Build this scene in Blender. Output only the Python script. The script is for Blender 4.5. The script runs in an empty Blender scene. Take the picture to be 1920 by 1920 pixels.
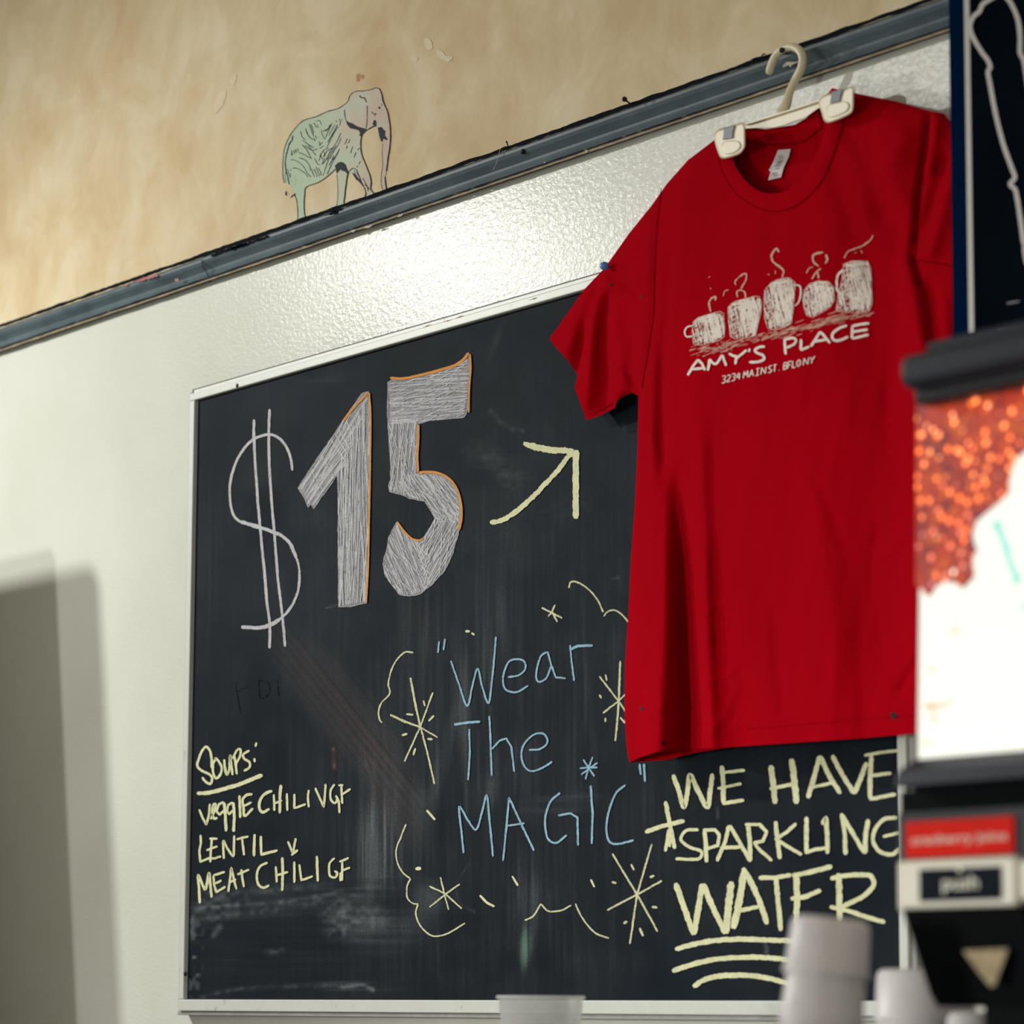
import bpy, math, random
import numpy as np
from mathutils import Vector, Matrix
from mathutils.geometry import delaunay_2d_cdt, tessellate_polygon

rnd = random.Random(7)
SC = bpy.context.scene
COL = SC.collection

# ------------------------------------------------------------------ camera
F_PX = 6400.0
YAW, PITCH, ROLL = (math.radians(a) for a in (54.978, 8.253, 0.285))
CAM = np.array([0.0, -2.5778, 1.25])
EYE = 1.25
_fw = np.array([-math.sin(YAW)*math.cos(PITCH), math.cos(YAW)*math.cos(PITCH), math.sin(PITCH)])
_r = np.array([math.cos(YAW), math.sin(YAW), 0.0]); _u = np.cross(_r, _fw)
RT = math.cos(ROLL)*_r + math.sin(ROLL)*_u
UP = -math.sin(ROLL)*_r + math.cos(ROLL)*_u
FW = _fw
cd = bpy.data.cameras.new('camera'); cam = bpy.data.objects.new('camera', cd); COL.objects.link(cam)
cam.matrix_world = Matrix(((RT[0], UP[0], -FW[0], CAM[0]), (RT[1], UP[1], -FW[1], CAM[1]), (RT[2], UP[2], -FW[2], CAM[2]), (0, 0, 0, 1)))
cd.sensor_width = 36; cd.lens = 36*F_PX/1920; cd.clip_start = 0.05; cd.clip_end = 60
cd.dof.use_dof = True; cd.dof.focus_distance = 4.60; cd.dof.aperture_fstop = 6.4
SC.camera = cam

# ------------------------------------------------------------------ world and lamps
w = bpy.data.worlds.new('room_ambient'); SC.world = w; w.use_nodes = True
w.node_tree.nodes['Background'].inputs[0].default_value = (0.90, 0.87, 0.79, 1)
w.node_tree.nodes['Background'].inputs[1].default_value = 0.68
def lamp(name, loc, power, col, rad, aim, ang):
    # spot lamp: bright along its axis, fading smoothly toward the rim of its cone
    l = bpy.data.lights.new(name, 'SPOT'); l.energy = power; l.color = col; l.shadow_soft_size = rad
    l.spot_size = math.radians(ang); l.spot_blend = 1.0
    o = bpy.data.objects.new(name, l); COL.objects.link(o); o.location = loc
    o.rotation_euler = (Vector(aim)-Vector(loc)).to_track_quat('-Z', 'Y').to_euler(); return o
lamp('lamp_main', (-6.05, -1.55, EYE+1.62), 160, (1.0, 1.0, 0.955), 0.05, (-4.3, -.05, EYE-.9), 112)
lamp('lamp_high', (-6.3, -3.1, EYE+2.25), 160, (1.0, 1.0, 0.965), 0.06, (-4.2, -.05, EYE-.8), 99)
lamp('fill_lamp', (-3.2, -2.5, EYE+.15), 85, (1.0, 0.99, 0.95), 0.16, (-2.7, -.05, EYE-.55), 92)  # low fill light added to brighten the machine, cups and lower shirt

SC.view_settings.view_transform = 'Standard'; SC.view_settings.look = 'None'
SC.view_settings.exposure = 0.0; SC.view_settings.gamma = 1.0; SC.view_settings.use_curve_mapping = False

# ------------------------------------------------------------------ helpers
def ray(px, py):
    return FW + RT*((px-960)/F_PX) + UP*((960-py)/F_PX)
def at(px, py, Y):
    d = ray(px, py); t = (Y-CAM[1])/d[1]; return CAM + d*t
def depth_at(px, py, dist):
    return CAM + ray(px, py)*dist
def to_px(p):
    v = np.asarray(p)-CAM; z = v@FW
    return 960+F_PX*(v@RT)/z, 960-F_PX*(v@UP)/z
def srgb(h):
    c = [int(h[i:i+2], 16)/255 for i in (0, 2, 4)]
    return tuple(x/12.92 if x <= 0.04045 else ((x+0.055)/1.055)**2.4 for x in c)+(1,)

def rgb(r, g, b):
    return tuple(x/12.92 if x <= 0.04045 else ((x+0.055)/1.055)**2.4 for x in (r/255, g/255, b/255))+(1,)

def tag(o, label=None, cat=None, group=None, kind=None):
    if label: o['label'] = label
    if cat: o['category'] = cat
    if group: o['group'] = group
    if kind: o['kind'] = kind
    return o
def empty(name, loc, label=None, cat=None, group=None, kind=None):
    o = bpy.data.objects.new(name, None); COL.objects.link(o); o.location = loc; o.empty_display_size = .05
    return tag(o, label, cat, group, kind)
def root_loc(o):
    v = Vector((0, 0, 0))
    while o is not None:
        v = v + Vector(o.location); o = o.parent
    return v
def mesh(name, verts, faces, mat, parent=None, smooth=False, label=None, loc=None):
    """verts are world coordinates; the object origin is its parent's origin"""
    off = root_loc(parent) if parent else (Vector(loc) if loc is not None else Vector((0, 0, 0)))
    me = bpy.data.meshes.new(name)
    me.from_pydata([tuple(float(v[i])-off[i] for i in range(3)) for v in verts], [], faces)
    me.validate(); me.update()
    if smooth:
        me.polygons.foreach_set('use_smooth', [True]*len(me.polygons))
    me.materials.append(mat)
    o = bpy.data.objects.new(name, me); COL.objects.link(o)
    if parent: o.parent = parent
    elif loc is not None: o.location = loc
    if label: o['label'] = label
    return o
def boxvf(x0, x1, y0, y1, z0, z1, b=0.0):
    if b <= 0:
        v = [(x, y, z) for x in (x0, x1) for y in (y0, y1) for z in (z0, z1)]
        f = [(0, 1, 3, 2), (4, 6, 7, 5), (0, 4, 5, 1), (2, 3, 7, 6), (0, 2, 6, 4), (1, 5, 7, 3)]
        return v, f
    import bmesh
    bm = bmesh.new(); bmesh.ops.create_cube(bm, size=1)
    for q in bm.verts:
        q.co = Vector(((x0+x1)/2+q.co.x*(x1-x0), (y0+y1)/2+q.co.y*(y1-y0), (z0+z1)/2+q.co.z*(z1-z0)))
    bmesh.ops.bevel(bm, geom=bm.edges[:], offset=b, segments=3, affect='EDGES', profile=0.5)
    v = [tuple(q.co) for q in bm.verts]; bm.verts.index_update()
    f = [tuple(q.index for q in p.verts) for p in bm.faces]; bm.free(); return v, f
def box(name, x0, x1, y0, y1, z0, z1, mat, parent=None, b=0.0, label=None, loc=None):
    v, f = boxvf(x0, x1, y0, y1, z0, z1, b)
    return mesh(name, v, f, mat, parent, smooth=False, label=label, loc=loc)
def extrude_poly(pts_f, pts_b):
    """two matching rings (lists of points) -> closed solid"""
    n = len(pts_f); v = list(pts_f)+list(pts_b)
    tri = tessellate_polygon([[Vector(p) for p in pts_f]])
    f = [tuple(t) for t in tri]+[tuple(reversed([i+n for i in t])) for t in tri]
    f += [(i, (i+1) % n, (i+1) % n+n, i+n) for i in range(n)]
    return v, f
def crom(pts, step=4.0, closed=False):
    """catmull-rom through 2d points, resampled"""
    P = [np.array(p, float) for p in pts]
    if len(P) == 2 and not closed:
        n = max(2, int(np.linalg.norm(P[1]-P[0])/step)+1)
        return [P[0]+(P[1]-P[0])*i/(n-1) for i in range(n)]
    n = len(P); out = []
    seg = n if closed else n-1
    for i in range(seg):
        p0 = P[(i-1) % n] if (closed or i > 0) else P[0]*2-P[1]
        p1 = P[i]; p2 = P[(i+1) % n]
        p3 = P[(i+2) % n] if (closed or i+2 < n) else P[-1]*2-P[-2]
        L = np.linalg.norm(p2-p1)
        if L < 1e-6: continue
        m = max(1, int(L/step))
        # centripetal-ish damping for sharp corners
        a = (p2-p0)/2; b = (p3-p1)/2
        la, lb = np.linalg.norm(a), np.linalg.norm(b)
        if la > L: a = a*L/la
        if lb > L: b = b*L/lb
        for k in range(m):
            t = k/m
            out.append((2*t**3-3*t**2+1)*p1+(t**3-2*t**2+t)*a+(-2*t**3+3*t**2)*p2+(t**3-t**2)*b)
    if not closed: out.append(P[-1])
    return out
def poly(pts, step=4.0):
    out = []
    for a, b in zip(pts[:-1], pts[1:]):
        a = np.array(a, float); b = np.array(b, float)
        n = max(1, int(np.linalg.norm(b-a)/step))
        out += [a+(b-a)*i/n for i in range(n)]
    out.append(np.array(pts[-1], float)); return out
class Rib:
    """collects hand-drawn strokes (given in photo pixels) laid on a surface by mapper(px,py)->world"""
    def __init__(s, mapper): s.m0 = mapper; s.v = []; s.f = []; s.k = 0; s.cl = []
    def m(s, x, y):
        p = np.array(s.m0(x, y)); d = CAM-p
        return p+d*((s.k % 160)*s.lift/np.linalg.norm(d))
    lift = 2e-6
    def stroke(s, pts, w, smooth=True, rough=0.10, step=3.0, taper=True, wob=0.0):
        c = crom(pts, step) if smooth else poly(pts, step)
        n = len(c)
        if n < 2: return
        s.k += 1; f0 = len(s.f)
        T = [c[min(i+1, n-1)]-c[max(i-1, 0)] for i in range(n)]
        j1 = j2 = 0.0; base = len(s.v)
        for i in range(n):
            t = T[i]/(np.linalg.norm(T[i])+1e-9); nn = np.array([-t[1], t[0]])
            j1 = j1*0.6+rnd.uniform(-1, 1)*rough; j2 = j2*0.6+rnd.uniform(-1, 1)*rough
            k = 1.0
            if taper:
                e = min(i, n-1-i)*step/(w*0.5+1e-6)
                k = 0.55+0.45*min(1, e)
            a = w*0.5*k
            q = c[i]+nn*(wob*math.sin(i*.7))
            s.v.append(s.m(*(q+nn*a*(1+j1)))); s.v.append(s.m(*(q-nn*a*(1+j2))))
        for i in range(n-1):
            b = base+2*i; s.f.append((b, b+1, b+3, b+2))
        s.cl.append((np.array(c), w, f0, len(s.f)))
    def fill(s, pts, smooth=False, step=4, rough=0.0):
        c = crom(pts, step, True) if smooth else poly(list(pts)+[pts[0]], step)[:-1]
        if rough: c = [q+np.array([rnd.uniform(-rough, rough), rnd.uniform(-rough, rough)]) for q in c]
        base = len(s.v)
        for t in tessellate_polygon([[Vector((q[0], q[1], 0)) for q in c]]):
            s.f.append(tuple(i+base for i in t))
        s.v += [s.m(*q) for q in c]
    def build_split(s, name, mat, parent, label=None, gap=1.5):
        """strokes that touch make one piece (one letter, one star); every piece its own object"""
        n = len(s.cl); g = list(range(n))
        def fd(i):
            while g[i] != i: i = g[i]
            return i
        for i in range(n):
            for j in range(i):
                a, b = s.cl[i], s.cl[j]
                d = np.sqrt(((a[0][:, None]-b[0][None])**2).sum(-1)).min()
                if d < (a[1]+b[1])/2+gap: g[fd(i)] = fd(j)
        grp = {}
        for i in range(n): grp.setdefault(fd(i), []).append(i)
        out = []
        for _, ids in sorted(grp.items()):
            fs = [q for i in ids for q in s.f[s.cl[i][2]:s.cl[i][3]]]
            use = sorted({k for q in fs for k in q}); mp = {k: i for i, k in enumerate(use)}
            out.append(mesh(name, [s.v[k] for k in use], [tuple(mp[k] for k in q) for q in fs], mat, parent, label=label))
        return out
    def build(s, name, mat, parent=None, label=None, smooth=False):
        return mesh(name, s.v, s.f, mat, parent, smooth=smooth, label=label)
def tf(x0, y0, sc):
    return lambda pts: [(x0+p[0]/sc, y0+p[1]/sc) for p in pts]
def inside(poly_, x, y):
    c = False; n = len(poly_); j = n-1
    for i in range(n):
        xi, yi = poly_[i]; xj, yj = poly_[j]
        if (yi > y) != (yj > y) and x < (xj-xi)*(y-yi)/(yj-yi)+xi: c = not c
        j = i
    return c
def tubevf(path, radii, seg=10):
    path = [Vector(p) for p in path]; n = len(path); v = []; f = []
    if not hasattr(radii, '__len__'): radii = [radii]*n
    up = Vector((0, 1, 0))
    for i in range(n):
        t = (path[min(i+1, n-1)]-path[max(i-1, 0)]).normalized()
        a = t.cross(up)
        if a.length < 1e-4: a = t.cross(Vector((1, 0, 0)))
        a.normalize(); b = a.cross(t)
        for k in range(seg):
            q = 2*math.pi*k/seg
            v.append(path[i]+(a*math.cos(q)+b*math.sin(q))*radii[i])
    for i in range(n-1):
        for k in range(seg):
            f.append((i*seg+k, i*seg+(k+1) % seg, (i+1)*seg+(k+1) % seg, (i+1)*seg+k))
    f.append(tuple(range(seg-1, -1, -1))); f.append(tuple((n-1)*seg+k for k in range(seg)))
    return v, f
def lathevf(prof, c=(0, 0, 0), seg=40, axis=None):
    v = []; f = []
    R3 = Matrix.Identity(3) if axis is None else Vector((0, 0, 1)).rotation_difference(Vector(axis).normalized()).to_matrix()
    for r, z in prof:
        for k in range(seg):
            q = 2*math.pi*k/seg
            v.append(Vector(c)+R3 @ Vector((r*math.cos(q), r*math.sin(q), z)))
    for i in range(len(prof)-1):
        for k in range(seg):
            f.append((i*seg+k, i*seg+(k+1) % seg, (i+1)*seg+(k+1) % seg, (i+1)*seg+k))
    return v, f

# ------------------------------------------------------------------ materials
class NT:
    def __init__(s, name):
        s.mat = bpy.data.materials.new(name); s.mat.use_nodes = True
        s.n = s.mat.node_tree.nodes; s.l = s.mat.node_tree.links
        s.b = s.n['Principled BSDF']; s.out = s.n['Material Output']
    def add(s, t, **k):
        n = s.n.new(t)
        for a, v in k.items(): setattr(n, a, v)
        return n
    def link(s, a, b): s.l.new(a, b)
    def coord(s, scale=(1, 1, 1), loc=(0, 0, 0), rot=(0, 0, 0)):
        c = s.add('ShaderNodeTexCoord'); m = s.add('ShaderNodeMapping')
        m.inputs['Scale'].default_value = scale; m.inputs['Location'].default_value = loc; m.inputs['Rotation'].default_value = rot
        s.link(c.outputs['Object'], m.inputs['Vector']); return m.outputs[0]
    def noise(s, vec, scale, detail=4, rough=.55, dist=0.0):
        n = s.add('ShaderNodeTexNoise'); n.inputs['Scale'].default_value = scale
        n.inputs['Detail'].default_value = detail; n.inputs['Roughness'].default_value = rough; n.inputs['Distortion'].default_value = dist
        s.link(vec, n.inputs['Vector']); return n.outputs['Fac']
    def ramp(s, fac, stops):
        r = s.add('ShaderNodeValToRGB'); e = r.color_ramp.elements
        e[0].position, e[0].color = stops[0]; e[1].position, e[1].color = stops[-1]
        for p, c in stops[1:-1]:
            q = e.new(p); q.color = c
        s.link(fac, r.inputs[0]); return r.outputs[0]
    def mix(s, a, b, fac, mode='MIX'):
        m = s.add('ShaderNodeMix', data_type='RGBA', blend_type=mode)
        for sock, v in ((m.inputs[6], a), (m.inputs[7], b), (m.inputs[0], fac)):
            if hasattr(v, 'is_output'): s.link(v, sock)
            else: sock.default_value = v
        return m.outputs[2]
    def bump(s, h, strength=.3, dist=.001):
        b = s.add('ShaderNodeBump'); b.inputs['Strength'].default_value = strength; b.inputs['Distance'].default_value = dist
        s.link(h, b.inputs['Height']); s.link(b.outputs[0], s.b.inputs['Normal'])
    def set(s, **k):
        for a, v in k.items():
            s.b.inputs[a.replace('_', ' ')].default_value = v
G = lambda v: (v, v, v, 1)
def simple(name, hexc, rough=.5, var=.08, scale=30, metal=0.0, spec=.5, bump=0.0, stretch=(1, 1, 1)):
    t = NT(name); c = srgb(hexc); f = t.noise(t.coord(stretch), scale)
    lo = tuple(x*(1-var) for x in c[:3])+(1,); hi = tuple(min(1, x*(1+var)) for x in c[:3])+(1,)
    t.link(t.ramp(f, [(.3, lo), (.7, hi)]), t.b.inputs['Base Color'])
    t.set(Roughness=rough, Metallic=metal, Specular_IOR_Level=spec)
    if bump: t.bump(f, bump, .001)
    return t.mat
def emissive(name, hexc, strength):
    t = NT(name); t.set(Base_Color=(0, 0, 0, 1), Roughness=.4, Emission_Color=srgb(hexc), Emission_Strength=strength); return t.mat

def chalk(name, hexc, cover=.5, scale=420):
    """chalk line: pigment with small gaps where the board shows through"""
    t = NT(name); c = srgb(hexc); v = t.coord()
    n1 = t.noise(v, scale, 3, .7); n2 = t.noise(v, 60, 3)
    col = t.ramp(n2, [(.3, tuple(x*.82 for x in c[:3])+(1,)), (.7, c)])
    t.link(col, t.b.inputs['Base Color']); t.set(Roughness=.95, Specular_IOR_Level=.1)
    tr = t.add('ShaderNodeBsdfTransparent'); mx = t.add('ShaderNodeMixShader')
    a = t.ramp(n1, [(cover-.16, G(0)), (cover, G(1))])
    t.link(a, mx.inputs[0]); t.link(tr.outputs[0], mx.inputs[1]); t.link(t.b.outputs[0], mx.inputs[2])
    t.link(mx.outputs[0], t.out.inputs[0]); return t.mat

# plaster (upper wall)
t = NT('beige_plaster'); v = t.coord((1.1, 1, 1.0), (3, 0, 0), (0, .6, 0)); v2 = t.coord()
n1 = t.noise(v, 3.2, 6, .58, .7); n2 = t.noise(v2, 6.5, 8, .64, .5); n3 = t.noise(v2, 160, 3); n4 = t.noise(t.coord((3.2, 1, .9), (1, 0, 2), (0, .3, 0)), 3.6, 6, .6, .3)
c1 = t.ramp(n1, [(.32, rgb(208, 180, 134)), (.46, rgb(225, 203, 161)), (.58, rgb(235, 218, 180)), (.72, rgb(243, 233, 204))])
c2 = t.ramp(n2, [(.36, rgb(212, 184, 140)), (.5, rgb(229, 209, 170)), (.62, rgb(243, 231, 202))])
c3 = t.ramp(n4, [(.38, rgb(208, 176, 130)), (.52, rgb(226, 206, 170)), (.66, rgb(236, 222, 192))])
c = t.mix(t.mix(c1, c2, .58), c3, .12)
t.link(c, t.b.inputs['Base Color']); t.set(Roughness=.75, Specular_IOR_Level=.25)
mm = t.add('ShaderNodeMath', operation='ADD'); t.link(n2, mm.inputs[0]); t.link(n3, mm.inputs[1]); t.bump(mm.outputs[0], .35, .002)
M_PLASTER = t.mat
# glossy white enamel with orange-peel relief
t = NT('white_enamel'); v = t.coord(); v3 = t.coord((1, 1, 1.6))
n = t.noise(v3, 105, 3, .6, .4); n2 = t.noise(v, 3, 3)
t.link(t.ramp(n2, [(.3, srgb('DDDFD2')), (.7, srgb('E8EAE0'))]), t.b.inputs['Base Color']); t.set(Roughness=.25, Specular_IOR_Level=.17)
t.bump(n, .34, .0016); M_WHITE = t.mat
# rail paint
t = NT('slate_paint'); v = t.coord((.4, 1, 1)); n = t.noise(v, 40, 6, .6); n2 = t.noise(t.coord(), 9, 4)
c = t.mix(t.ramp(n, [(.3, srgb('4A5961')), (.55, srgb('5B6B72')), (.75, srgb('6D7C82'))]), t.ramp(n2, [(.35, srgb('4C5A62')), (.65, srgb('6A787E'))]), .4)
t.link(c, t.b.inputs['Base Color']); t.set(Roughness=.45, Specular_IOR_Level=.22); t.bump(n, .25, .001); M_RAIL = t.mat
M_RAILDARK = simple('dark_rail_edge', '0D141B', .8, .3, 60, spec=.05)
M_CAULK = simple('tan_caulk', 'B9A488', .9, .2, 50, spec=.05)
M_CHIPW = simple('pale_chip', 'CFC8B6', .8, .15, 200)
M_REDP = simple('red_paint_spot', '9E2328', .5, .2, 200)
# frame
t = NT('white_frame_paint'); v = t.coord((1, 1, 1)); n = t.noise(v, 45, 5, .7)
t.link(t.ramp(n, [(.27, srgb('B9B6AC')), (.36, srgb('DCE0D8')), (.8, srgb('E4E8E1'))]), t.b.inputs['Base Color']); t.set(Roughness=.4); t.bump(n, .1, .001); M_FRAME = t.mat
M_GREYEDGE = simple('grey_frame_edge', 'A9AAA6', .5, .12, 50)
# chalkboard: attributes R = vertical dust, G = other dust, B = brown tint
t = NT('chalkboard_slate'); a = t.add('ShaderNodeAttribute', attribute_name='dust'); sp = t.add('ShaderNodeSeparateColor'); t.link(a.outputs['Color'], sp.inputs[0])
v = t.coord(); n0 = t.noise(v, 4, 5, .6); nf = t.noise(v, 300, 2, .7)
base = t.ramp(n0, [(.3, rgb(11, 20, 29)), (.7, rgb(18, 28, 38))])
m1 = t.add('ShaderNodeMath', operation='MULTIPLY'); t.link(sp.outputs[0], m1.inputs[0]); m2 = t.add('ShaderNodeMath', operation='MULTIPLY_ADD'); t.link(nf, m2.inputs[0]); m2.inputs[1].default_value = 1.3; m2.inputs[2].default_value = .35; t.link(m2.outputs[0], m1.inputs[1])
dcol = t.mix(srgb('7E8589'), srgb('806B66'), sp.outputs[2])
dcol = t.mix(dcol, srgb('86A898'), sp.outputs[1])
cc = t.mix(base, dcol, m1.outputs[0])
t.link(cc, t.b.inputs['Base Color']); t.set(Roughness=.7, Specular_IOR_Level=.08); t.bump(nf, .06, .0005); M_BOARD = t.mat
M_CWHITE = chalk('grey_white_chalk', 'D6D7DB', .43)
M_CLIGHT = chalk('bright_white_chalk', 'EFF0F4', .45)
M_CMID = chalk('mid_grey_chalk', 'B2B3B7', .42)
M_CSOFT = chalk('smoky_chalk', 'A2A3A7', .44, 260)
M_CORANGE = chalk('orange_chalk', 'F2A95E', .36)
M_CYEL = chalk('yellow_chalk', 'F3F4C6', .39)
M_CYEL2 = chalk('thin_yellow_chalk', 'E9E9BE', .43)
M_CBLUE = chalk('blue_chalk', 'A2CDE2', .42)
M_CDUST = chalk('erased_mark', '0A1119', .58)
# red jersey
t = NT('red_jersey'); v = t.coord((1, 1, 1)); n = t.noise(v, 900, 2, .6); n2 = t.noise(t.coord((1, 1, .3)), 14, 4)
t.link(t.ramp(n2, [(.3, rgb(165, 0, 18)), (.7, rgb(177, 0, 21))]), t.b.inputs['Base Color'])
t.set(Roughness=1.0, Specular_IOR_Level=.03); t.bump(n, .25, .0006); M_RED = t.mat
M_REDSEAM = simple('red_seam_thread', '74000A', 1, .1, 300, spec=.0)
M_PRINT = chalk('cream_ink', 'FFF3E8', .28, 700)
M_PRINT2 = chalk('cream_ink_worn', 'E8B8A6', .40, 900)
M_LABEL = simple('white_care_label', 'E9DDDC', .8, .05, 80)
M_LABELINK = simple('grey_label_print', '7E7F96', .8, .1, 200)
M_STAIN = simple('dark_smudge', '3B0409', .9, .3, 200)
# hanger
t = NT('ivory_plastic'); v = t.coord(); n = t.noise(v, 30, 3)
t.link(t.ramp(n, [(.3, rgb(232, 219, 184)), (.7, rgb(240, 229, 198))]), t.b.inputs['Base Color']); t.set(Roughness=.35, Subsurface_Weight=.0); M_IVORY = t.mat
M_STEEL = simple('spring_steel', '4A525C', .4, .2, 80)
M_NAIL = simple('black_nail', '16151A', .5, .2, 200, metal=.3)
M_BLUEPIN = simple('blue_plastic_pin', '5C92DC', .3, .08, 200)
M_INK = simple('black_ink', '1E2330', .8, .2, 200)
# elephant paper: green at the rump drifting to pinkish grey at the head
t = NT('elephant_wash'); tc = t.add('ShaderNodeTexCoord'); sx = t.add('ShaderNodeSeparateXYZ'); t.link(tc.outputs['Object'], sx.inputs[0])
n = t.noise(t.coord(), 22, 4, .6); a1 = t.add('ShaderNodeMath', operation='MULTIPLY_ADD'); t.link(sx.outputs[0], a1.inputs[0]); a1.inputs[1].default_value = 2.6; a1.inputs[2].default_value = 0.05
a2 = t.add('ShaderNodeMath', operation='ADD'); t.link(a1.outputs[0], a2.inputs[0]); t.link(n, a2.inputs[1])
t.link(t.ramp(a2.outputs[0], [(.35, rgb(194, 214, 186)), (.6, rgb(207, 217, 194)), (.78, rgb(216, 205, 186)), (.95, rgb(212, 196, 178))]), t.b.inputs['Base Color']); t.set(Roughness=.85, Specular_IOR_Level=.1); M_ELE = t.mat
M_NAVY = simple('navy_board', '031B38', .5, .1, 20, spec=.0)
M_BLACKB = simple('black_board_paint', '0A1119', .6, .2, 8, spec=.0)
M_SIGNW = simple('white_sign_line', 'C4C0BB', .6, .06, 60)
M_SIGNG = simple('grey_sign_print', '8E8F96', .6, .06, 60)
M_BLK = simple('black_plastic', '14181F', .45, .15, 40, spec=.2)
M_BLK2 = simple('matte_black_plastic', '03060A', .6, .2, 40, spec=.04)
M_CHAR = simple('charcoal_plastic', '242A38', .5, .12, 40, spec=.25)
M_BTN = simple('pale_button_plastic', 'EEEAD6', .3, .05, 30)
M_BTNI = simple('dark_button_insert', '121A28', .6, .1, 40, spec=.05)
M_BTNT = simple('pale_button_print', 'EFEFDA', .5, .05, 60)
M_REDL = simple('red_flavour_label', 'F0281C', .7, .08, 30, spec=.08)
M_REDT = simple('pale_label_print', 'F0BFAE', .5, .05, 60)
M_GOLD = simple('gold_foil', '9A8862', .55, .3, 90, metal=.2)
M_COUNTER = simple('grey_laminate', '8E8B84', .4, .1, 12)
M_FLOOR = simple('brown_floor', '6B5B4A', .5, .15, 3)
M_CEIL = simple('white_ceiling', 'C9C5B8', .8, .05, 3)
M_COOLER = simple('grey_enamel', 'A09E98', .4, .05, 10)
M_CORD = simple('grey_cord', '55565A', .7, .1, 40)
M_LIT = emissive('backlit_panel', 'FFFEEE', 1.06)
M_TEAL = emissive('backlit_teal_print', 'A2EFE0', .95)
M_PEACH = emissive('backlit_peach_print', 'F5C096', 1.0)
# backlit berries
t = NT('backlit_berries'); v = t.coord(); vo = t.add('ShaderNodeTexVoronoi'); vo.inputs['Scale'].default_value = 105; t.link(v, vo.inputs['Vector'])
sc_ = t.add('ShaderNodeSeparateColor'); t.link(vo.outputs['Color'], sc_.inputs[0]); n = t.noise(v, 36, 3)
basec = t.ramp(n, [(.30, srgb('5B1E35')), (.42, srgb('9E2A2C')), (.55, srgb('CE3A1C')), (.75, srgb('E8481A'))])
cellc = t.ramp(sc_.outputs[0], [(.0, srgb('6A2335')), (.3, srgb('C53A22')), (.7, srgb('EE4E14')), (1, srgb('FF7A10'))])
basec = t.mix(basec, cellc, .55)
hl = t.ramp(vo.outputs['Distance'], [(.22, G(1)), (.34, G(0))])
hc = t.ramp(sc_.outputs[1], [(0, srgb('8E5A60')), (.35, srgb('F2702A')), (.65, srgb('FF9455')), (1, srgb('FFD9C4'))])
cc = t.mix(basec, hc, hl)
st = t.add('ShaderNodeMath', operation='MULTIPLY_ADD'); t.link(hl, st.inputs[0]); st.inputs[1].default_value = 2.2; st.inputs[2].default_value = .74
t.set(Base_Color=(0, 0, 0, 1), Roughness=.3); t.link(cc, t.b.inputs['Emission Color']); t.link(st.outputs[0], t.b.inputs['Emission Strength']); M_BERRY = t.mat
def frosted(name, hexc, alpha, rough=.35):
    t = NT(name); c = srgb(hexc); n = t.noise(t.coord(), 60, 3)
    t.link(t.ramp(n, [(.3, tuple(x*.9 for x in c[:3])+(1,)), (.7, c)]), t.b.inputs['Base Color']); t.set(Roughness=rough)
    tl = t.add('ShaderNodeBsdfTranslucent'); tl.inputs[0].default_value = c; mx = t.add('ShaderNodeMixShader'); mx.inputs[0].default_value = .35
    t.link(t.b.outputs[0], mx.inputs[1]); t.link(tl.outputs[0], mx.inputs[2])
    tr = t.add('ShaderNodeBsdfTransparent'); m2 = t.add('ShaderNodeMixShader'); m2.inputs[0].default_value = alpha
    t.link(tr.outputs[0], m2.inputs[1]); t.link(mx.outputs[0], m2.inputs[2]); t.link(m2.outputs[0], t.out.inputs[0]); return t.mat
M_TUMB = frosted('frosted_tumbler_plastic', 'FFFCFC', .92)
M_DELI = frosted('clear_cloudy_plastic', 'E4E6E4', .5, .25)

# ------------------------------------------------------------------ room shell
rail_t = at(480, 443.8, -.02)[2]; rail_b = at(480, 492.7, -.02)[2]
wall = box('wall_back', -9, 3, 0, .12, 0, 4.2, M_PLASTER, loc=(-3, 0, 0)); tag(wall, kind='structure')
wp = box('wall_panel', -9, 3, -.008, -.0005, 0, rail_b+.01, M_WHITE, wall, label='glossy white painted lower panel of the wall')
fl = box('floor', -9, 3, -6.5, 0, -.05, 0, M_FLOOR); tag(fl, kind='structure')
wl = box('wall_left', -9.1, -9, -6.5, .12, 0, 4.2, M_WHITE); tag(wl, kind='structure')
ce = box('ceiling', -9, 3, -6.5, .12, 4.2, 4.3, M_CEIL); tag(ce, kind='structure')
# moulding: ogee profile run along the wall
H = rail_t-rail_b
prof = [(-.0, 1.0), (-.012, 1.0), (-.0155, .985), (-.0170, .95), (-.022, .90), (-.0245, .82), (-.0245, .73), (-.0225, .62), (-.0185, .50), (-.0155, .40), (-.0150, .32), (-.0172, .20), (-.0210, .09), (-.0225, .03), (-.0220, .01), (-.019, 0.0), (0, 0.0)]
def rail_seg(name, x0, x1, parent, dz=0.0, dy=0.0):
    v = []; f = []; xs = np.linspace(x0, x1, max(2, int(abs(x1-x0)/.25))); n = len(prof)
    for x in xs:
        for y, z in prof: v.append((x, y+dy, rail_b+z*H+dz))
    for i in range(len(xs)-1):
        for k in range(n-1): f.append((i*n+k, i*n+k+1, (i+1)*n+k+1, (i+1)*n+k))
    f.append(tuple(range(n))); f.append(tuple((len(xs)-1)*n+k for k in range(n)))
    return mesh(name, v, f, M_RAIL, parent, smooth=False)
joint = at(385, 505, -.02)[0]
trim = empty('trim_1', (-4, 0, rail_b), kind='structure')
rail_seg('rail_length', -9, joint-.001, trim, dz=-.001)
rail_seg('rail_length', joint+.0008, 3, trim, dy=-.0012)
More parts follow.
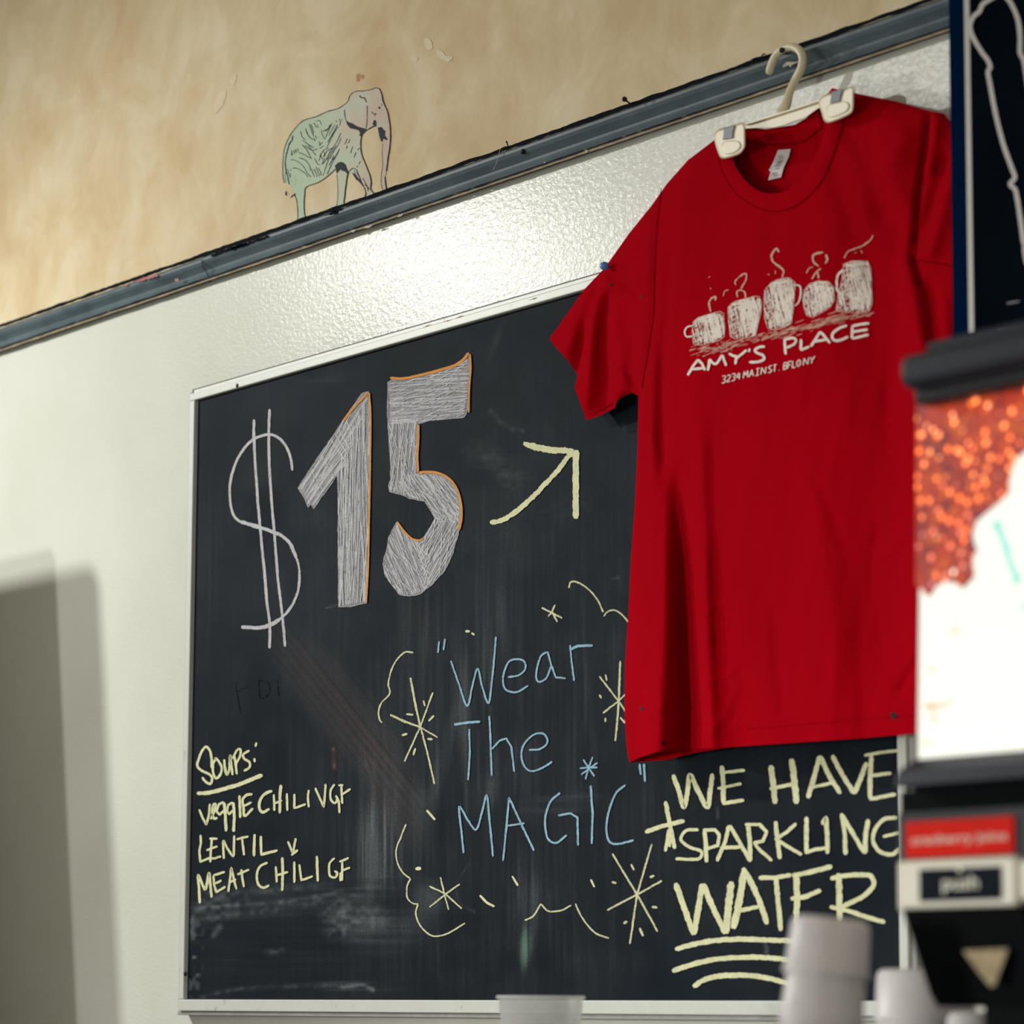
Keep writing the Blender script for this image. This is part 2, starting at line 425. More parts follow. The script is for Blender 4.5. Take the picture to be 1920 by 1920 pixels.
# dark chipped paint lines along the rail's edges and the caulk below: thin raised strips
def edge_strip(name, z0, hgt, y, mat, jit, x0=-7, x1=0.5, gap=0.0, n=900):
    v = []; f = []; a = b = 0
    for i in range(n):
        x = x0+(x1-x0)*i/(n-1)
        a = a*.7+rnd.uniform(-1, 1)*jit; b = b*.7+rnd.uniform(-1, 1)*jit
        v += [(x, y, z0+hgt+a), (x, y, z0+b)]
        if i and rnd.random() > gap: f.append((2*i-2, 2*i-1, 2*i+1, 2*i))
    return mesh(name, v, f, mat, trim)
edge_strip('dark_top_edge', rail_t-.0052, .0058, -.0262, M_RAILDARK, .0006)
edge_strip('dark_bottom_edge', rail_b-.0005, .0020, -.0236, M_RAILDARK, .0004, gap=.04)
edge_strip('caulk_line', rail_b-.0032, .0028, -.0214, M_CAULK, .0003)
RY = -.0272
rb = Rib(lambda x, y: at(x, y, RY))
for pts in ([(603, 405), (640, 394), (645, 388), (620, 399)], [(395, 482), (430, 470), (465, 458), (460, 454), (430, 464), (398, 477)], [(435, 470), (505, 444), (502, 441), (432, 466)]):
    rb.fill(pts, step=3, rough=1.2)
rb.fill([(615, 402), (632, 394), (634, 399), (622, 403)], step=2, rough=1.5)
tag(rb.build('dark_chip', M_RAILDARK, trim), kind='stuff')
rb = Rib(lambda x, y: at(x, y, -.0235))
for cx, cy, ww in ((690, 425, 16), (750, 404, 10), (662, 433, 10), (1100, 283, 6), (1021, 305, 4)):
    rb.fill([(cx-ww/2, cy+ww*.16+1), (cx-ww*.2, cy-2), (cx+ww*.1, cy-1), (cx+ww/2, cy-ww*.17-1.5), (cx+ww*.35, cy+1-ww*.1), (cx, cy+2.5)], step=2, rough=.7)
tag(rb.build('pale_chip', M_CHIPW, trim), kind='stuff')
rb = Rib(lambda x, y: at(x, y, -.0262))
rb.fill([(1468, 122), (1474, 116), (1490, 116), (1497, 114), (1494, 118), (1484, 122), (1482, 126), (1478, 122), (1468, 127)], step=2)
rb.build('white_chip', M_CHIPW, trim)
rb = Rib(lambda x, y: at(x, y, RY-.0002))
rb.fill([(248, 529), (270, 520), (295, 515), (296, 518), (262, 528)], step=3, rough=.8); rb.fill([(228, 538), (240, 532), (238, 536)], step=3)
rb.fill([(327, 523), (334, 522), (335, 527), (329, 528)], step=2)
tag(rb.build('red_paint_spot', M_REDP, trim), kind='stuff')
rb = Rib(lambda x, y: at(x, y, RY))
rb.stroke([(378, 487), (381, 500), (388, 512), (391, 519)], 1.6, rough=.3); rb.stroke([(286, 517), (291, 523)], 2); rb.stroke([(292, 516), (293, 521)], 1.5)
tag(rb.build('joint_crack', M_RAILDARK, trim), kind='stuff')
# pale and reddish scuffs on the plaster
M_SCUFF = simple('pale_plaster_scuff', 'EDDFC0', .9, .05, 100, spec=.05); M_SCUFFR = chalk('red_plaster_scuff', 'D2A588', .5, 200)
rb = Rib(lambda x, y: at(x, y, -.0006))
for pl in ([(795, 75), (805, 72), (812, 90), (800, 92)], [(818, 92), (828, 96), (835, 104), (848, 106), (840, 116), (822, 106)], [(772, 104), (784, 108), (780, 116), (770, 113)],
           [(430, 150), (444, 140), (438, 160)], [(400, 195), (412, 175), (425, 170), (418, 195), (405, 212)]):
    rb.fill(pl, True, step=3, rough=1)
tag(rb.build('pale_scuff', M_SCUFF, wall), kind='stuff')
rb = Rib(lambda x, y: at(x, y, -.0006)); rb.stroke([(672, 138), (670, 153)], 6, rough=.3); rb.stroke([(680, 140), (678, 148)], 5, rough=.3)
tag(rb.build('red_scuff', M_SCUFFR, wall), kind='stuff')

# nails, screw, thread
def nail(name, head, tip, y0, y1, hr, sr, label, cat='nail'):
    a = Vector(at(*head, y0)); b = Vector(at(*tip, y1)); d = (b-a).normalized()
    r = empty(name, b, label, cat)
    v, f = tubevf([a, a+(b-a)*1.0], sr, 8); mesh('shaft', v, f, M_NAIL, r, True)
    v, f = tubevf([a-d*.002, a-d*.0012, a+d*.0006, a+d*.0012], [hr*.5, hr*.95, hr, hr*.6], 14); mesh('nail_head', v, f, M_NAIL, r, True)
nail('nail', (1171, 186), (1187, 199), -.045, -.012, .0034, .0011, 'dark nail jutting up from the rail top between elephant and hanger')
nail('nail', (950, 266), (954, 278), -.030, -.012, .0013, .0009, 'tiny rusty tack standing on the rail beside a loose thread')
nail('nail', (1466, 94), (1478, 103), -.052, -.014, .0034, .0014, 'black nail holding the hook of the clothes hanger')
sc0 = Vector(at(980, 284, -.0262)); v, f = lathevf([(.0001, .0022), (.0025, .002), (.0036, .0), (.0036, -.002)], sc0, 16, (0, -1, 0))
o = mesh('screw', v, f, M_NAIL, None, True, loc=sc0); tag(o, 'round black screw head driven into the face of the rail', 'screw')
sc0 = Vector(at(1013, 257, -.018)); v, f = lathevf([(.0001, .003), (.003, .0025), (.0045, 0), (.0045, -.003)], sc0, 14, (0, -.4, 1))
o = mesh('screw', v, f, M_NAIL, None, True, loc=sc0); tag(o, 'dark screw head lying low on the top edge of the rail', 'screw')
th = [at(x, y, -.030) for x, y in crom([(948, 274), (940, 277), (936, 286), (933, 300), (928, 312), (924, 319)], 3)]
v, f = tubevf(th, .00035, 5); o = mesh('thread', v, f, M_CHIPW, None, True, loc=th[0]); tag(o, 'fine pale thread hanging down over the rail face from the tack', 'thread')
fz = Rib(lambda x, y: at(x, y, -.028))
for s_ in ([(1406, 112), (1420, 108), (1440, 104)], [(1408, 114), (1425, 111), (1443, 108)], [(1425, 110), (1432, 100), (1438, 104)], [(1415, 110), (1430, 112), (1442, 106)], [(1428, 105), (1436, 101)]):
    fz.stroke(s_, 1.6, rough=.4)
o = fz.build('frayed_string', M_RAILDARK); tag(o, 'frayed dark string tuft on the rail top left of the hanger hook', 'string')

# ------------------------------------------------------------------ chalkboard
BY = -.024
# real board extents from the inner corners of the frame
xl = at(372, 751, BY)[0]; zt = at(372, 751, BY)[2]; zb = at(352, 1874, BY)[2]; xr = at(1694, 1800, BY)[0]
bd = empty('chalkboard', ((xl+xr)/2, 0, zb-.02), 'wide black chalkboard in a white frame with chalk prices and soup list', 'chalkboard')
nx, nz = 620, 420
X, Z = np.meshgrid(np.linspace(xl-.004, xr+.004, nx), np.linspace(zb-.004, zt+.004, nz))
V3 = np.stack([X.ravel(), np.full(X.size, BY), Z.ravel()], 1)
d3 = V3-CAM; zz = d3@FW; PX = (960+F_PX*(d3@RT)/zz).reshape(nz, nx); PY = (960-F_PX*(d3@UP)/zz).reshape(nz, nx)
rs = np.random.RandomState(3)
dust = np.zeros((nz, nx)); tealm = np.zeros((nz, nx)); brown = np.zeros((nz, nx))
def smooth_noise(cx, cy, seed):
    r = np.random.RandomState(seed); g = r.rand(cy+3, cx+3)
    u = (PX-300)/1450*cx; v_ = (PY-500)/1420*cy
    u = np.clip(u, 0, cx+.999); v_ = np.clip(v_, 0, cy+.999)
    i = u.astype(int); j = v_.astype(int); fu = u-i; fv = v_-j; fu = fu*fu*(3-2*fu); fv = fv*fv*(3-2*fv)
    return (g[j, i]*(1-fu)+g[j, i+1]*fu)*(1-fv)+(g[j+1, i]*(1-fu)+g[j+1, i+1]*fu)*fv
def blob(cx, cy, sx, sy, ang, amp, tex=None, sharp=1.0, col=None):
    a = math.radians(ang); dx = PX-cx; dy = PY-cy
    u = (dx*math.cos(a)+dy*math.sin(a))/sx; v_ = (-dx*math.sin(a)+dy*math.cos(a))/sy
    g = np.exp(-(u*u+v_*v_)**sharp)*amp
    if tex is not None: g = g*tex
    dust[:] += g
    if col is not None: col[:] = np.maximum(col, np.clip(g*6, 0, 1))
vst = smooth_noise(220, 9, 1)*.6+smooth_noise(420, 14, 2)*.4; vst = np.clip((vst-.38)*2.6, 0, 1.5)
hst = smooth_noise(10, 200, 4)*.6+smooth_noise(22, 380, 5)*.4; hst = np.clip((hst-.38)*2.6, 0, 1.5)
cl = smooth_noise(14, 12, 6)*.6+smooth_noise(40, 36, 7)*.4
fn = smooth_noise(160, 170, 8); fn = np.clip((fn-.3)*1.8, 0, 1.3)
dust += .045*cl+.01*vst*cl
blob(900, 1450, 330, 420, 0, .055, vst*cl*1.6+.3)
blob(1000, 1250, 220, 260, 0, .04, vst*cl*1.6+.2)
blob(900, 980, 420, 300, 0, .028, cl)
blob(560, 1000, 260, 320, 0, .03, cl)
# diagonal brownish wipe from upper left to lower right
ud = (PX*math.cos(math.radians(52))+PY*math.sin(math.radians(52))); vd = (-PX*math.sin(math.radians(52))+PY*math.cos(math.radians(52)))
r_ = np.random.RandomState(9).rand(1200); dst = np.interp(vd.ravel(), np.arange(1200)*2.2-700, r_).reshape(vd.shape)*.7+np.interp(vd.ravel(), np.arange(1200)*5-700, np.random.RandomState(10).rand(1200)).reshape(vd.shape)*.5
blob(650, 1340, 190, 55, 50, .17, dst, 2, brown)
blob(730, 1480, 120, 40, 68, .11, dst, 2, brown)
blob(785, 1180, 26, 120, 4, .05, vst, 1, brown)
blob(705, 1590, 34, 85, 6, .25, vst+.3, 2)
blob(725, 1570, 75, 95, 6, .08, vst+.3, 2)
blob(668, 1722, 62, 38, 8, .30, hst*.35+cl*.6+fn*.5, 2.5)
blob(720, 1745, 80, 40, 0, .10, hst*.5+cl+.1, 2)
blob(795, 1530, 20, 50, -8, .22, cl+.2, 1.5)
blob(800, 1690, 28, 40, 0, .20, cl+.3, 1.5)
blob(985, 1775, 11, 38, 3, .34, vst+.3, 1.5, tealm)
blob(985, 1690, 30, 60, 3, .12, vst+.3, 1.5)
blob(838, 1400, 14, 90, 14, .15, vst+.4, 1.5)
blob(872, 1340, 16, 100, -2, .10, vst+.4, 1.5)
blob(930, 1200, 40, 90, 0, .05, vst+.3, 1.5)
blob(1040, 1510, 80, 22, -12, .10, hst+.3, 1.5)
blob(900, 1490, 24, 40, 10, .10, vst+.3, 1.5)
blob(1090, 1180, 16, 80, 0, .03, vst, 1)
blob(560, 1680, 220, 34, -8, .085, hst+.3, 2)
blob(500, 1790, 200, 70, 0, .03, hst)
blob(366, 1800, 12, 80, 4, .34, np.clip(fn*1.6-.75, 0, 1)*1.4, 1.5)
blob(420, 1690, 60, 30, -10, .12, fn, 1.5)
blob(680, 1665, 40, 14, -20, .28, fn*hst, 1.2)
blob(640, 1730, 30, 30, 0, .22, fn, 1.2)
blob(385, 1700, 35, 60, 35, .10, hst+.3, 1.5)
blob(640, 1850, 90, 10, 3, .14, hst+cl*.4, 1.5)
blob(900, 1800, 200, 40, 0, .04, cl*vst)
blob(940, 870, 70, 26, 40, .07, hst+.3, 1.5)
blob(590, 720, 60, 12, -15, .05, hst+.3, 1)
blob(470, 900, 30, 60, 30, .05, cl+.2, 1)
blob(395, 1050, 20, 160, 0, .035, vst, 1)
blob(930, 640, 6, 30, 20, .08, None, 1)
def arc(pts, wd, amp, tex=None):
    c = np.array(crom(pts, 2))
    sub = (PX > c[:, 0].min()-30) & (PX < c[:, 0].max()+30) & (PY > c[:, 1].min()-30) & (PY < c[:, 1].max()+30)
    px_, py_ = PX[sub], PY[sub]; best = np.full(px_.shape, 1e9)
    for q in c: best = np.minimum(best, (px_-q[0])**2+(py_-q[1])**2)
    g = np.exp(-best/(wd*1.3)**2)*amp*(.35+1.3*fn[sub])
    if tex is not None: g = g*tex[sub]
    dd = dust[sub]; dust[sub] = dd+g
for a_ in (([(358, 1760), (362, 1715), (380, 1702), (450, 1697), (540, 1690), (640, 1672)], 3, .22), ([(372, 1728), (430, 1715), (520, 1705), (600, 1690)], 5, .12),
           ([(382, 1690), (450, 1672), (520, 1668), (620, 1660)], 5, .10), ([(375, 1870), (440, 1855), (520, 1850), (640, 1848)], 3, .12), ([(640, 1850), (680, 1848), (700, 1856)], 3, .35),
           ([(500, 1786), (530, 1782)], 4, .12), ([(400, 1755), (412, 1738)], 4, .22), ([(880, 1620), (860, 1650), (860, 1690), (890, 1710)], 1.5, .12), ([(684, 1425), (700, 1475)], 1.5, .22),
           ([(905, 1010), (1000, 960), (1090, 955)], 18, .02), ([(920, 770), (945, 797), (980, 808)], 3, .16), ([(890, 850), (930, 870), (960, 910)], 16, .05),
           ([(612, 1140), (640, 1132)], 1.2, .25), ([(1150, 1085), (1160, 1083)], 2, .12), ([(1345, 1515), (1346, 1535)], 2, .12), ([(1436, 1772), (1437, 1788)], 3, .25)):
    arc(*a_)
arc([(625, 1405), (627, 1440)], 2.5, .30); blob(626, 1425, 5, 26, 0, .02, None, 1, brown); brown[(abs(PX-626) < 9) & (abs(PY-1425) < 32)] = 1
dust = np.clip(dust*1.08, 0, 1)
fa = []
idx = np.arange(nx*nz).reshape(nz, nx)
q = np.stack([idx[:-1, :-1], idx[:-1, 1:], idx[1:, 1:], idx[1:, :-1]], -1).reshape(-1, 4)
me = bpy.data.meshes.new('board_surface'); off = np.array(bd.location)
me.vertices.add(nx*nz); me.vertices.foreach_set('co', (V3-off).astype(np.float32).ravel())
me.loops.add(q.size); me.loops.foreach_set('vertex_index', q.ravel().astype(np.int32))
me.polygons.add(len(q)); me.polygons.foreach_set('loop_start', np.arange(0, q.size, 4, dtype=np.int32)); me.polygons.foreach_set('loop_total', np.full(len(q), 4, np.int32))
me.update(); me.validate()
ca = me.attributes.new('dust', 'FLOAT_COLOR', 'POINT')
ca.data.foreach_set('color', np.stack([dust.ravel(), np.clip(tealm, 0, 1).ravel(), np.clip(brown, 0, 1).ravel(), np.ones(dust.size)], 1).astype(np.float32).ravel())
me.materials.append(M_BOARD); o = bpy.data.objects.new('board_surface', me); COL.objects.link(o); o.parent = bd
box('backing', xl-.02, xr+.02, BY+.0008, -.0085, zb-.02, zt+.02, M_BLK, bd)
# frame rails: an inner bead and a lower outer strip
FYF = -.031
def frame_bar(name, x0, x1, z0, z1, outer):
    box(name, x0, x1, FYF, -.0083, z0, z1, M_FRAME, bd, b=.0015)
ft = .0115; fb = .017; fs = .015
frame_bar('frame_rail', xl-fs, xr+fs, zt, zt+ft, 0)
frame_bar('frame_rail', xl-fs, xr+fs, zb-fb, zb, 0)
frame_bar('frame_rail', xl-fs, xl-.0005, zb+.0003, zt-.0003, 0)
frame_bar('frame_rail', xr+.0005, xr+fs, zb+.0003, zt-.0003, 0)
box('outer_trim', xl-fs, xr+fs, FYF+.007, -.0083, zt+ft+.0004, zt+ft+.007, M_FRAME, bd, b=.001)
box('outer_trim', xl-fs-.009, xl-fs-.0004, FYF+.005, -.0083, zb-fb-.004, zt+ft+.004, M_GREYEDGE, bd, b=.001, label='grey side strip')
box('outer_trim', xr+fs+.0004, xr+fs+.009, FYF+.005, -.0083, zb-fb-.004, zt+ft+.004, M_GREYEDGE, bd, b=.001, label='grey side strip')
box('lower_lip', xl-fs-.009, xr+fs+.009, FYF+.004, -.0083, zb-fb-.006, zb-fb-.0004, M_GREYEDGE, bd, b=.001, label='grey lower lip')
for px, py in ((445, 723), (347, 1826)):
    s0 = Vector(at(px, py, FYF)); v, f = lathevf([(.0001, .0015), (.0018, .0016), (.003, .001), (.0034, -.001)], s0, 16, (0, -1, 0)); mesh('frame_screw', v, f, M_NAIL, bd, True, label='small black screw')
rb = Rib(lambda x, y: at(x, y, FYF-.0002))
for x, y in ((800, 611), (840, 601), (862, 594), (1000, 560)): rb.fill([(x-9, y+3), (x, y-1), (x+9, y-3), (x+2, y+1)], step=2, rough=.6)
tag(rb.build('paint_wear', M_CAULK, bd), kind='stuff')

bm_ = lambda e: (lambda x, y: at(x, y, BY-e))
MB1, MB2, MB3 = bm_(.0007), bm_(.0011), bm_(.0015)
# --- $15
T4 = tf(340, 620, 3.0967)
r = Rib(MB1)
r.stroke(T4([(645, 812), (636, 745), (612, 680), (575, 630), (520, 603), (460, 612), (405, 640), (350, 705), (315, 770), (290, 850), (281, 920), (285, 1000), (303, 1070), (345, 1110), (430, 1135), (520, 1165), (580, 1190), (630, 1235), (665, 1310), (684, 1380), (686, 1440), (675, 1520), (640, 1600), (590, 1660), (530, 1703), (470, 1722), (410, 1725), (348, 1720)]), 4.6, rough=.14)
r.stroke(T4([(345, 1110), (430, 1135), (520, 1165), (580, 1190), (630, 1235), (668, 1320)]), 6.5, rough=.2)
r.stroke(T4([(348, 1720), (410, 1725), (470, 1722), (530, 1703), (575, 1675)]), 6.5, rough=.2)
r.stroke(T4([(422, 515), (421, 600), (428, 760), (445, 1000), (460, 1170), (480, 1380), (500, 1600), (514, 1720), (512, 1845)]), 5.0, rough=.14)
r.stroke(T4([(512, 455), (508, 560), (510, 760), (522, 960), (542, 1200), (560, 1430), (585, 1640), (603, 1835)]), 4.8, rough=.14)
r.build('dollar_sign', M_CWHITE, bd, 'white chalk dollar sign')
one = T4([(1088, 355), (1050, 365), (1010, 420), (930, 540), (850, 660), (770, 775), (700, 880), (680, 915), (720, 980), (735, 1025), (750, 1000), (768, 1035), (800, 985), (860, 905), (908, 830), (912, 1000), (912, 1300), (915, 1604), (990, 1600), (1075, 1580), (1085, 1300), (1094, 1000), (1092, 600), (1092, 400)])
five = T4([(1200, 300), (1225, 290), (1350, 280), (1480, 245), (1590, 205), (1668, 135), (1675, 250), (1668, 400), (1655, 480), (1640, 505), (1560, 510), (1450, 520), (1370, 540), (1365, 700), (1370, 830), (1440, 830), (1520, 845), (1570, 880), (1605, 940), (1618, 1040), (1612, 1160), (1575, 1290), (1530, 1390), (1450, 1480), (1380, 1530), (1320, 1540), (1265, 1530), (1215, 1465), (1180, 1410), (1172, 1350), (1195, 1260), (1205, 1200), (1250, 1115), (1290, 1160), (1340, 1210), (1385, 1218), (1410, 1200), (1440, 1150), (1478, 1110), (1455, 1050), (1415, 990), (1360, 980), (1325, 975), (1280, 950), (1210, 935), (1205, 900), (1218, 860), (1210, 640), (1198, 500)])
def hatch(r, pl, ang, spacing, w, seed, wob=6, dens=.9, lmin=20, lmax=160, rough=.25):
    """scribble strokes clipped to the outline"""
    rr = random.Random(seed); xs = [p[0] for p in pl]; ys = [p[1] for p in pl]
    cx, cy = (min(xs)+max(xs))/2, (min(ys)+max(ys))/2; R_ = math.hypot(max(xs)-min(xs), max(ys)-min(ys))/2+5
    k = -R_
    while k < R_:
        a = math.radians(ang if not callable(ang) else 0)+rr.uniform(-.06, .06); d = np.array([math.cos(a), math.sin(a)]); n = np.array([-d[1], d[0]])
        cur = []; s = -R_; stop = rr.uniform(lmin, lmax); ph = rr.uniform(0, 6)
        while s < R_:
            q = np.array([cx, cy])+n*(k+math.sin(s*.03+ph)*wob*.3)+d*s
            if inside(pl, q[0], q[1]): cur.append(tuple(q))
            else:
                if len(cur) > 3 and rr.random() < dens: r.stroke([cur[0], cur[len(cur)//2], cur[-1]], w*rr.uniform(.6, 1.3), rough=rough, step=4)
                cur = []
            if len(cur)*3 > stop:
                if rr.random() < dens: r.stroke([cur[0], cur[len(cur)//2], cur[-1]], w*rr.uniform(.6, 1.3), rough=rough, step=4)
                cur = []; stop = rr.uniform(lmin, lmax)
            s += 3
        k += spacing*rr.uniform(.7, 1.4)
ra, rb2, rc = Rib(bm_(.0007)), Rib(bm_(.0011)), Rib(bm_(.0015))
ru = Rib(bm_(.0004)); ru.fill(one, step=3, rough=1.2); ru.fill(five, step=3, rough=1.2)
tag(ru.build('numeral_base', M_CSOFT, bd, 'smoky chalk ground of the big 15'), kind='stuff')
# the 1: shaft hatched upright, flag hatched along its slope
shaft = T4([(950, 640), (1060, 420), (1090, 380), (1092, 600), (1094, 1000), (1085, 1300), (1075, 1580), (915, 1604), (912, 1000), (908, 830)])
flag = T4([(1088, 355), (1050, 365), (930, 540), (770, 775), (680, 915), (720, 980), (735, 1025), (750, 1000), (768, 1035), (860, 905), (950, 780), (1000, 640), (1080, 440)])
hatch(ra, shaft, 91, 1.9, 2.6, 1, dens=.97); hatch(ra, flag, 124, 1.9, 2.6, 2, dens=.97)
hatch(rb2, shaft, 90, 3.0, 2.3, 3, dens=.78); hatch(rb2, flag, 122, 3.0, 2.3, 4, dens=.8)
hatch(rc, shaft, 92, 9, 1.2, 5, dens=.7); hatch(rc, flag, 60, 9, 1.2, 6, dens=.4)
# the 5: each limb hatched its own way
p5a = T4([(1200, 300), (1350, 280), (1480, 245), (1590, 205), (1668, 135), (1675, 250), (1668, 400), (1640, 505), (1450, 520), (1370, 540), (1210, 540)])
p5b = T4([(1200, 500), (1370, 520), (1365, 700), (1370, 840), (1300, 960), (1210, 935), (1205, 900), (1218, 860)])
p5c = T4([(1300, 830), (1440, 830), (1520, 845), (1570, 880), (1605, 940), (1618, 1040), (1615, 1120), (1478, 1120), (1455, 1050), (1415, 990), (1360, 980), (1280, 950), (1250, 880)])
p5d = T4([(1618, 1040), (1612, 1160), (1575, 1290), (1530, 1390), (1450, 1480), (1390, 1525), (1380, 1218), (1410, 1200), (1440, 1150), (1478, 1080)])
p5e = T4([(1250, 1115), (1290, 1160), (1340, 1210), (1385, 1218), (1440, 1300), (1450, 1480), (1380, 1530), (1320, 1540), (1265, 1530), (1215, 1465), (1180, 1410), (1172, 1350), (1195, 1260), (1205, 1200)])
for i, (pl, an) in enumerate(((p5a, -12), (p5b, 89), (p5c, 48), (p5d, 112), (p5e, 60))):
    hatch(ra, pl, an, 1.8, 2.7, 10+i, dens=.98, lmax=70); hatch(rb2, pl, an+8, 3, 2.2, 20+i, dens=.8, lmax=60); hatch(rc, pl, an-14, 8, 1.2, 30+i, dens=.7, lmax=40)
hatch(ra, p5a, 60, 5, 2.0, 41, dens=.6, lmax=30)
for pl in (one, five):
    c = list(pl)+[pl[0]]; ra.stroke(c, 2.4, smooth=False, rough=.5, taper=False)
tag(ra.build('numeral_fill', M_CMID, bd, 'grey chalk filling of the big 15'), kind='stuff'); tag(rb2.build('numeral_strokes', M_CWHITE, bd, 'pale chalk strokes of the big 15'), kind='stuff'); tag(rc.build('numeral_highlights', M_CLIGHT, bd), kind='stuff')
r = Rib(bm_(.0019))
for s_, w_ in (([(1085, 360), (1030, 415), (980, 470), (940, 525)], 4), ([(1090, 360), (1098, 480), (1096, 800), (1090, 1100), (1083, 1400), (1072, 1580)], 3.2), ([(1212, 275), (1290, 278), (1370, 262), (1480, 235), (1590, 200), (1640, 165), (1668, 128)], 5.2),
               ([(1676, 135), (1680, 220), (1672, 330), (1668, 475)], 3.4), ([(1376, 545), (1375, 640), (1370, 730), (1375, 820)], 4.2), ([(1378, 825), (1430, 820), (1500, 830), (1560, 865), (1600, 920), (1622, 1000), (1626, 1080), (1612, 1158)], 4.6), ([(1253, 1110), (1290, 1160), (1340, 1208), (1380, 1218), (1405, 1205)], 3.6)):
    r.stroke(T4(s_), w_, rough=.10)
r.build_split('orange_outline', M_CORANGE, bd, 'orange chalk edging of the big 15', 0)
# --- arrow
TA = tf(880, 760, 4); r = Rib(MB2)
r.stroke(TA([(155, 878), (230, 868), (330, 810), (450, 710), (560, 600), (660, 490), (730, 400), (782, 350)]), 9, rough=.16, step=2)
r.stroke(TA([(405, 285), (520, 318), (650, 338), (782, 342)]), 12, rough=.18, step=2)
r.stroke(TA([(802, 335), (798, 500), (798, 650), (800, 850)]), 11.5, rough=.10, step=2)
r.build('arrow', M_CYEL, bd, 'yellow chalk arrow pointing up to the shirt')
# --- soups list
T5 = tf(340, 1360, 5.3333)
NAMES = {'soups_heading': 'chalk_letter', 'soups_line': 'chalk_letter', 'blue_word': 'chalk_letter', 'sparkling_line': 'chalk_letter', 'blue_star': 'chalk_star', 'yellow_star': 'chalk_star', 'yellow_doodle': 'chalk_curve', 'yellow_dash': 'chalk_dash'}
def write(name, T, m, mat, strokes, w, label, smooth=False, rough=.12, gap=1.5):
    r = Rib(m)
    for s_ in strokes:
        ww = w
        if isinstance(s_, tuple): s_, ww = s_
        r.stroke(T(s_), ww, smooth=smooth or len(s_) > 5, rough=rough, step=1.6)
    return r.build_split(NAMES.get(name, name), mat, bd, label, gap)
write('soups_heading', T5, MB2, M_CYEL, [
    [(303, 425), (303, 330), (285, 250), (245, 215), (205, 260), (175, 330), (160, 405), (200, 450), (280, 490), (308, 530), (290, 585), (240, 560), (208, 518)],
    [(345, 328), (318, 390), (318, 470), (345, 530), (385, 500), (405, 430), (380, 370), (345, 330), (330, 340)], [(428, 340), (435, 420), (455, 492), (480, 440), (488, 300), (500, 400), (514, 498)],
    [(530, 300), (545, 400), (555, 490)], [(512, 335), (560, 245), (590, 240), (590, 300), (560, 360), (535, 400)], [(682, 252), (620, 290), (625, 330), (680, 370), (680, 420), (625, 458)], [(752, 172), (742, 215)], [(728, 328), (735, 368)]], 4.4, 'yellow chalk letter of the heading SOUPS')
write('underline', T5, MB2, M_CYEL, [([(155, 680), (280, 672), (450, 630), (620, 575), (750, 520), (812, 498)], 7.4)], 7, 'thick yellow chalk line')
write('soups_line', T5, MB2, M_CYEL, [
    [(178, 840), (215, 930), (250, 990), (275, 900), (285, 785)], [(292, 940), (330, 860), (345, 785), (322, 790), (308, 860), (325, 930), (362, 925)], [(425, 765), (375, 790), (352, 860), (385, 895), (425, 850)], ([(428, 770), (440, 900), (448, 1060)], 5.4),
    [(515, 770), (470, 795), (455, 860), (480, 890), (512, 850)], ([(520, 770), (530, 900), (522, 1065)], 5.4), ([(580, 700), (590, 925)], 4.8), ([(712, 688), (650, 700), (612, 745), (622, 830), (635, 905), (718, 830)], 4.8), [(622, 812), (702, 768)],
    ([(908, 655), (830, 690), (785, 760), (785, 840), (820, 870), (882, 835)], 5.4), [(925, 690), (930, 855)], ([(995, 595), (985, 740), (985, 880)], 5.4), [(930, 782), (1008, 750)], [(1055, 680), (1060, 855)], [(1130, 685), (1130, 828), (1245, 788)],
    [(1275, 645), (1265, 720), (1275, 820)], [(1338, 625), (1380, 720), (1425, 815), (1435, 700), (1442, 585)], [(1532, 588), (1495, 650), (1495, 740), (1535, 780), (1560, 740), (1545, 700)], [(1545, 700), (1575, 760), (1582, 878)],
    [(1570, 600), (1620, 600)], [(1600, 610), (1610, 785)], [(1610, 690), (1692, 635)]], 4.2, 'yellow chalk letter of the words VEGGIE CHILI V GF')
write('soups_line', T5, MB2, M_CYEL, [
    [(192, 1095), (195, 1180), (180, 1260), (190, 1365), (292, 1322)], [(362, 1135), (280, 1132)], [(305, 1138), (295, 1250), (290, 1370)], [(250, 1250), (362, 1210)], [(290, 1330), (335, 1330), (398, 1310)],
    [(425, 1335), (420, 1240), (422, 1155), (460, 1230), (520, 1305), (525, 1200), (530, 1100)], [(550, 1140), (672, 1110)], [(605, 1110), (615, 1200), (628, 1300)], ([(733, 1088), (728, 1200), (728, 1310)], 5), ([(795, 1105), (795, 1200), (800, 1292), (962, 1250)], 5),
    [(1065, 1160), (1115, 1278), (1145, 1128)], [(1100, 1300), (1165, 1245)]], 4.2, 'yellow chalk letter of the words LENTIL V')
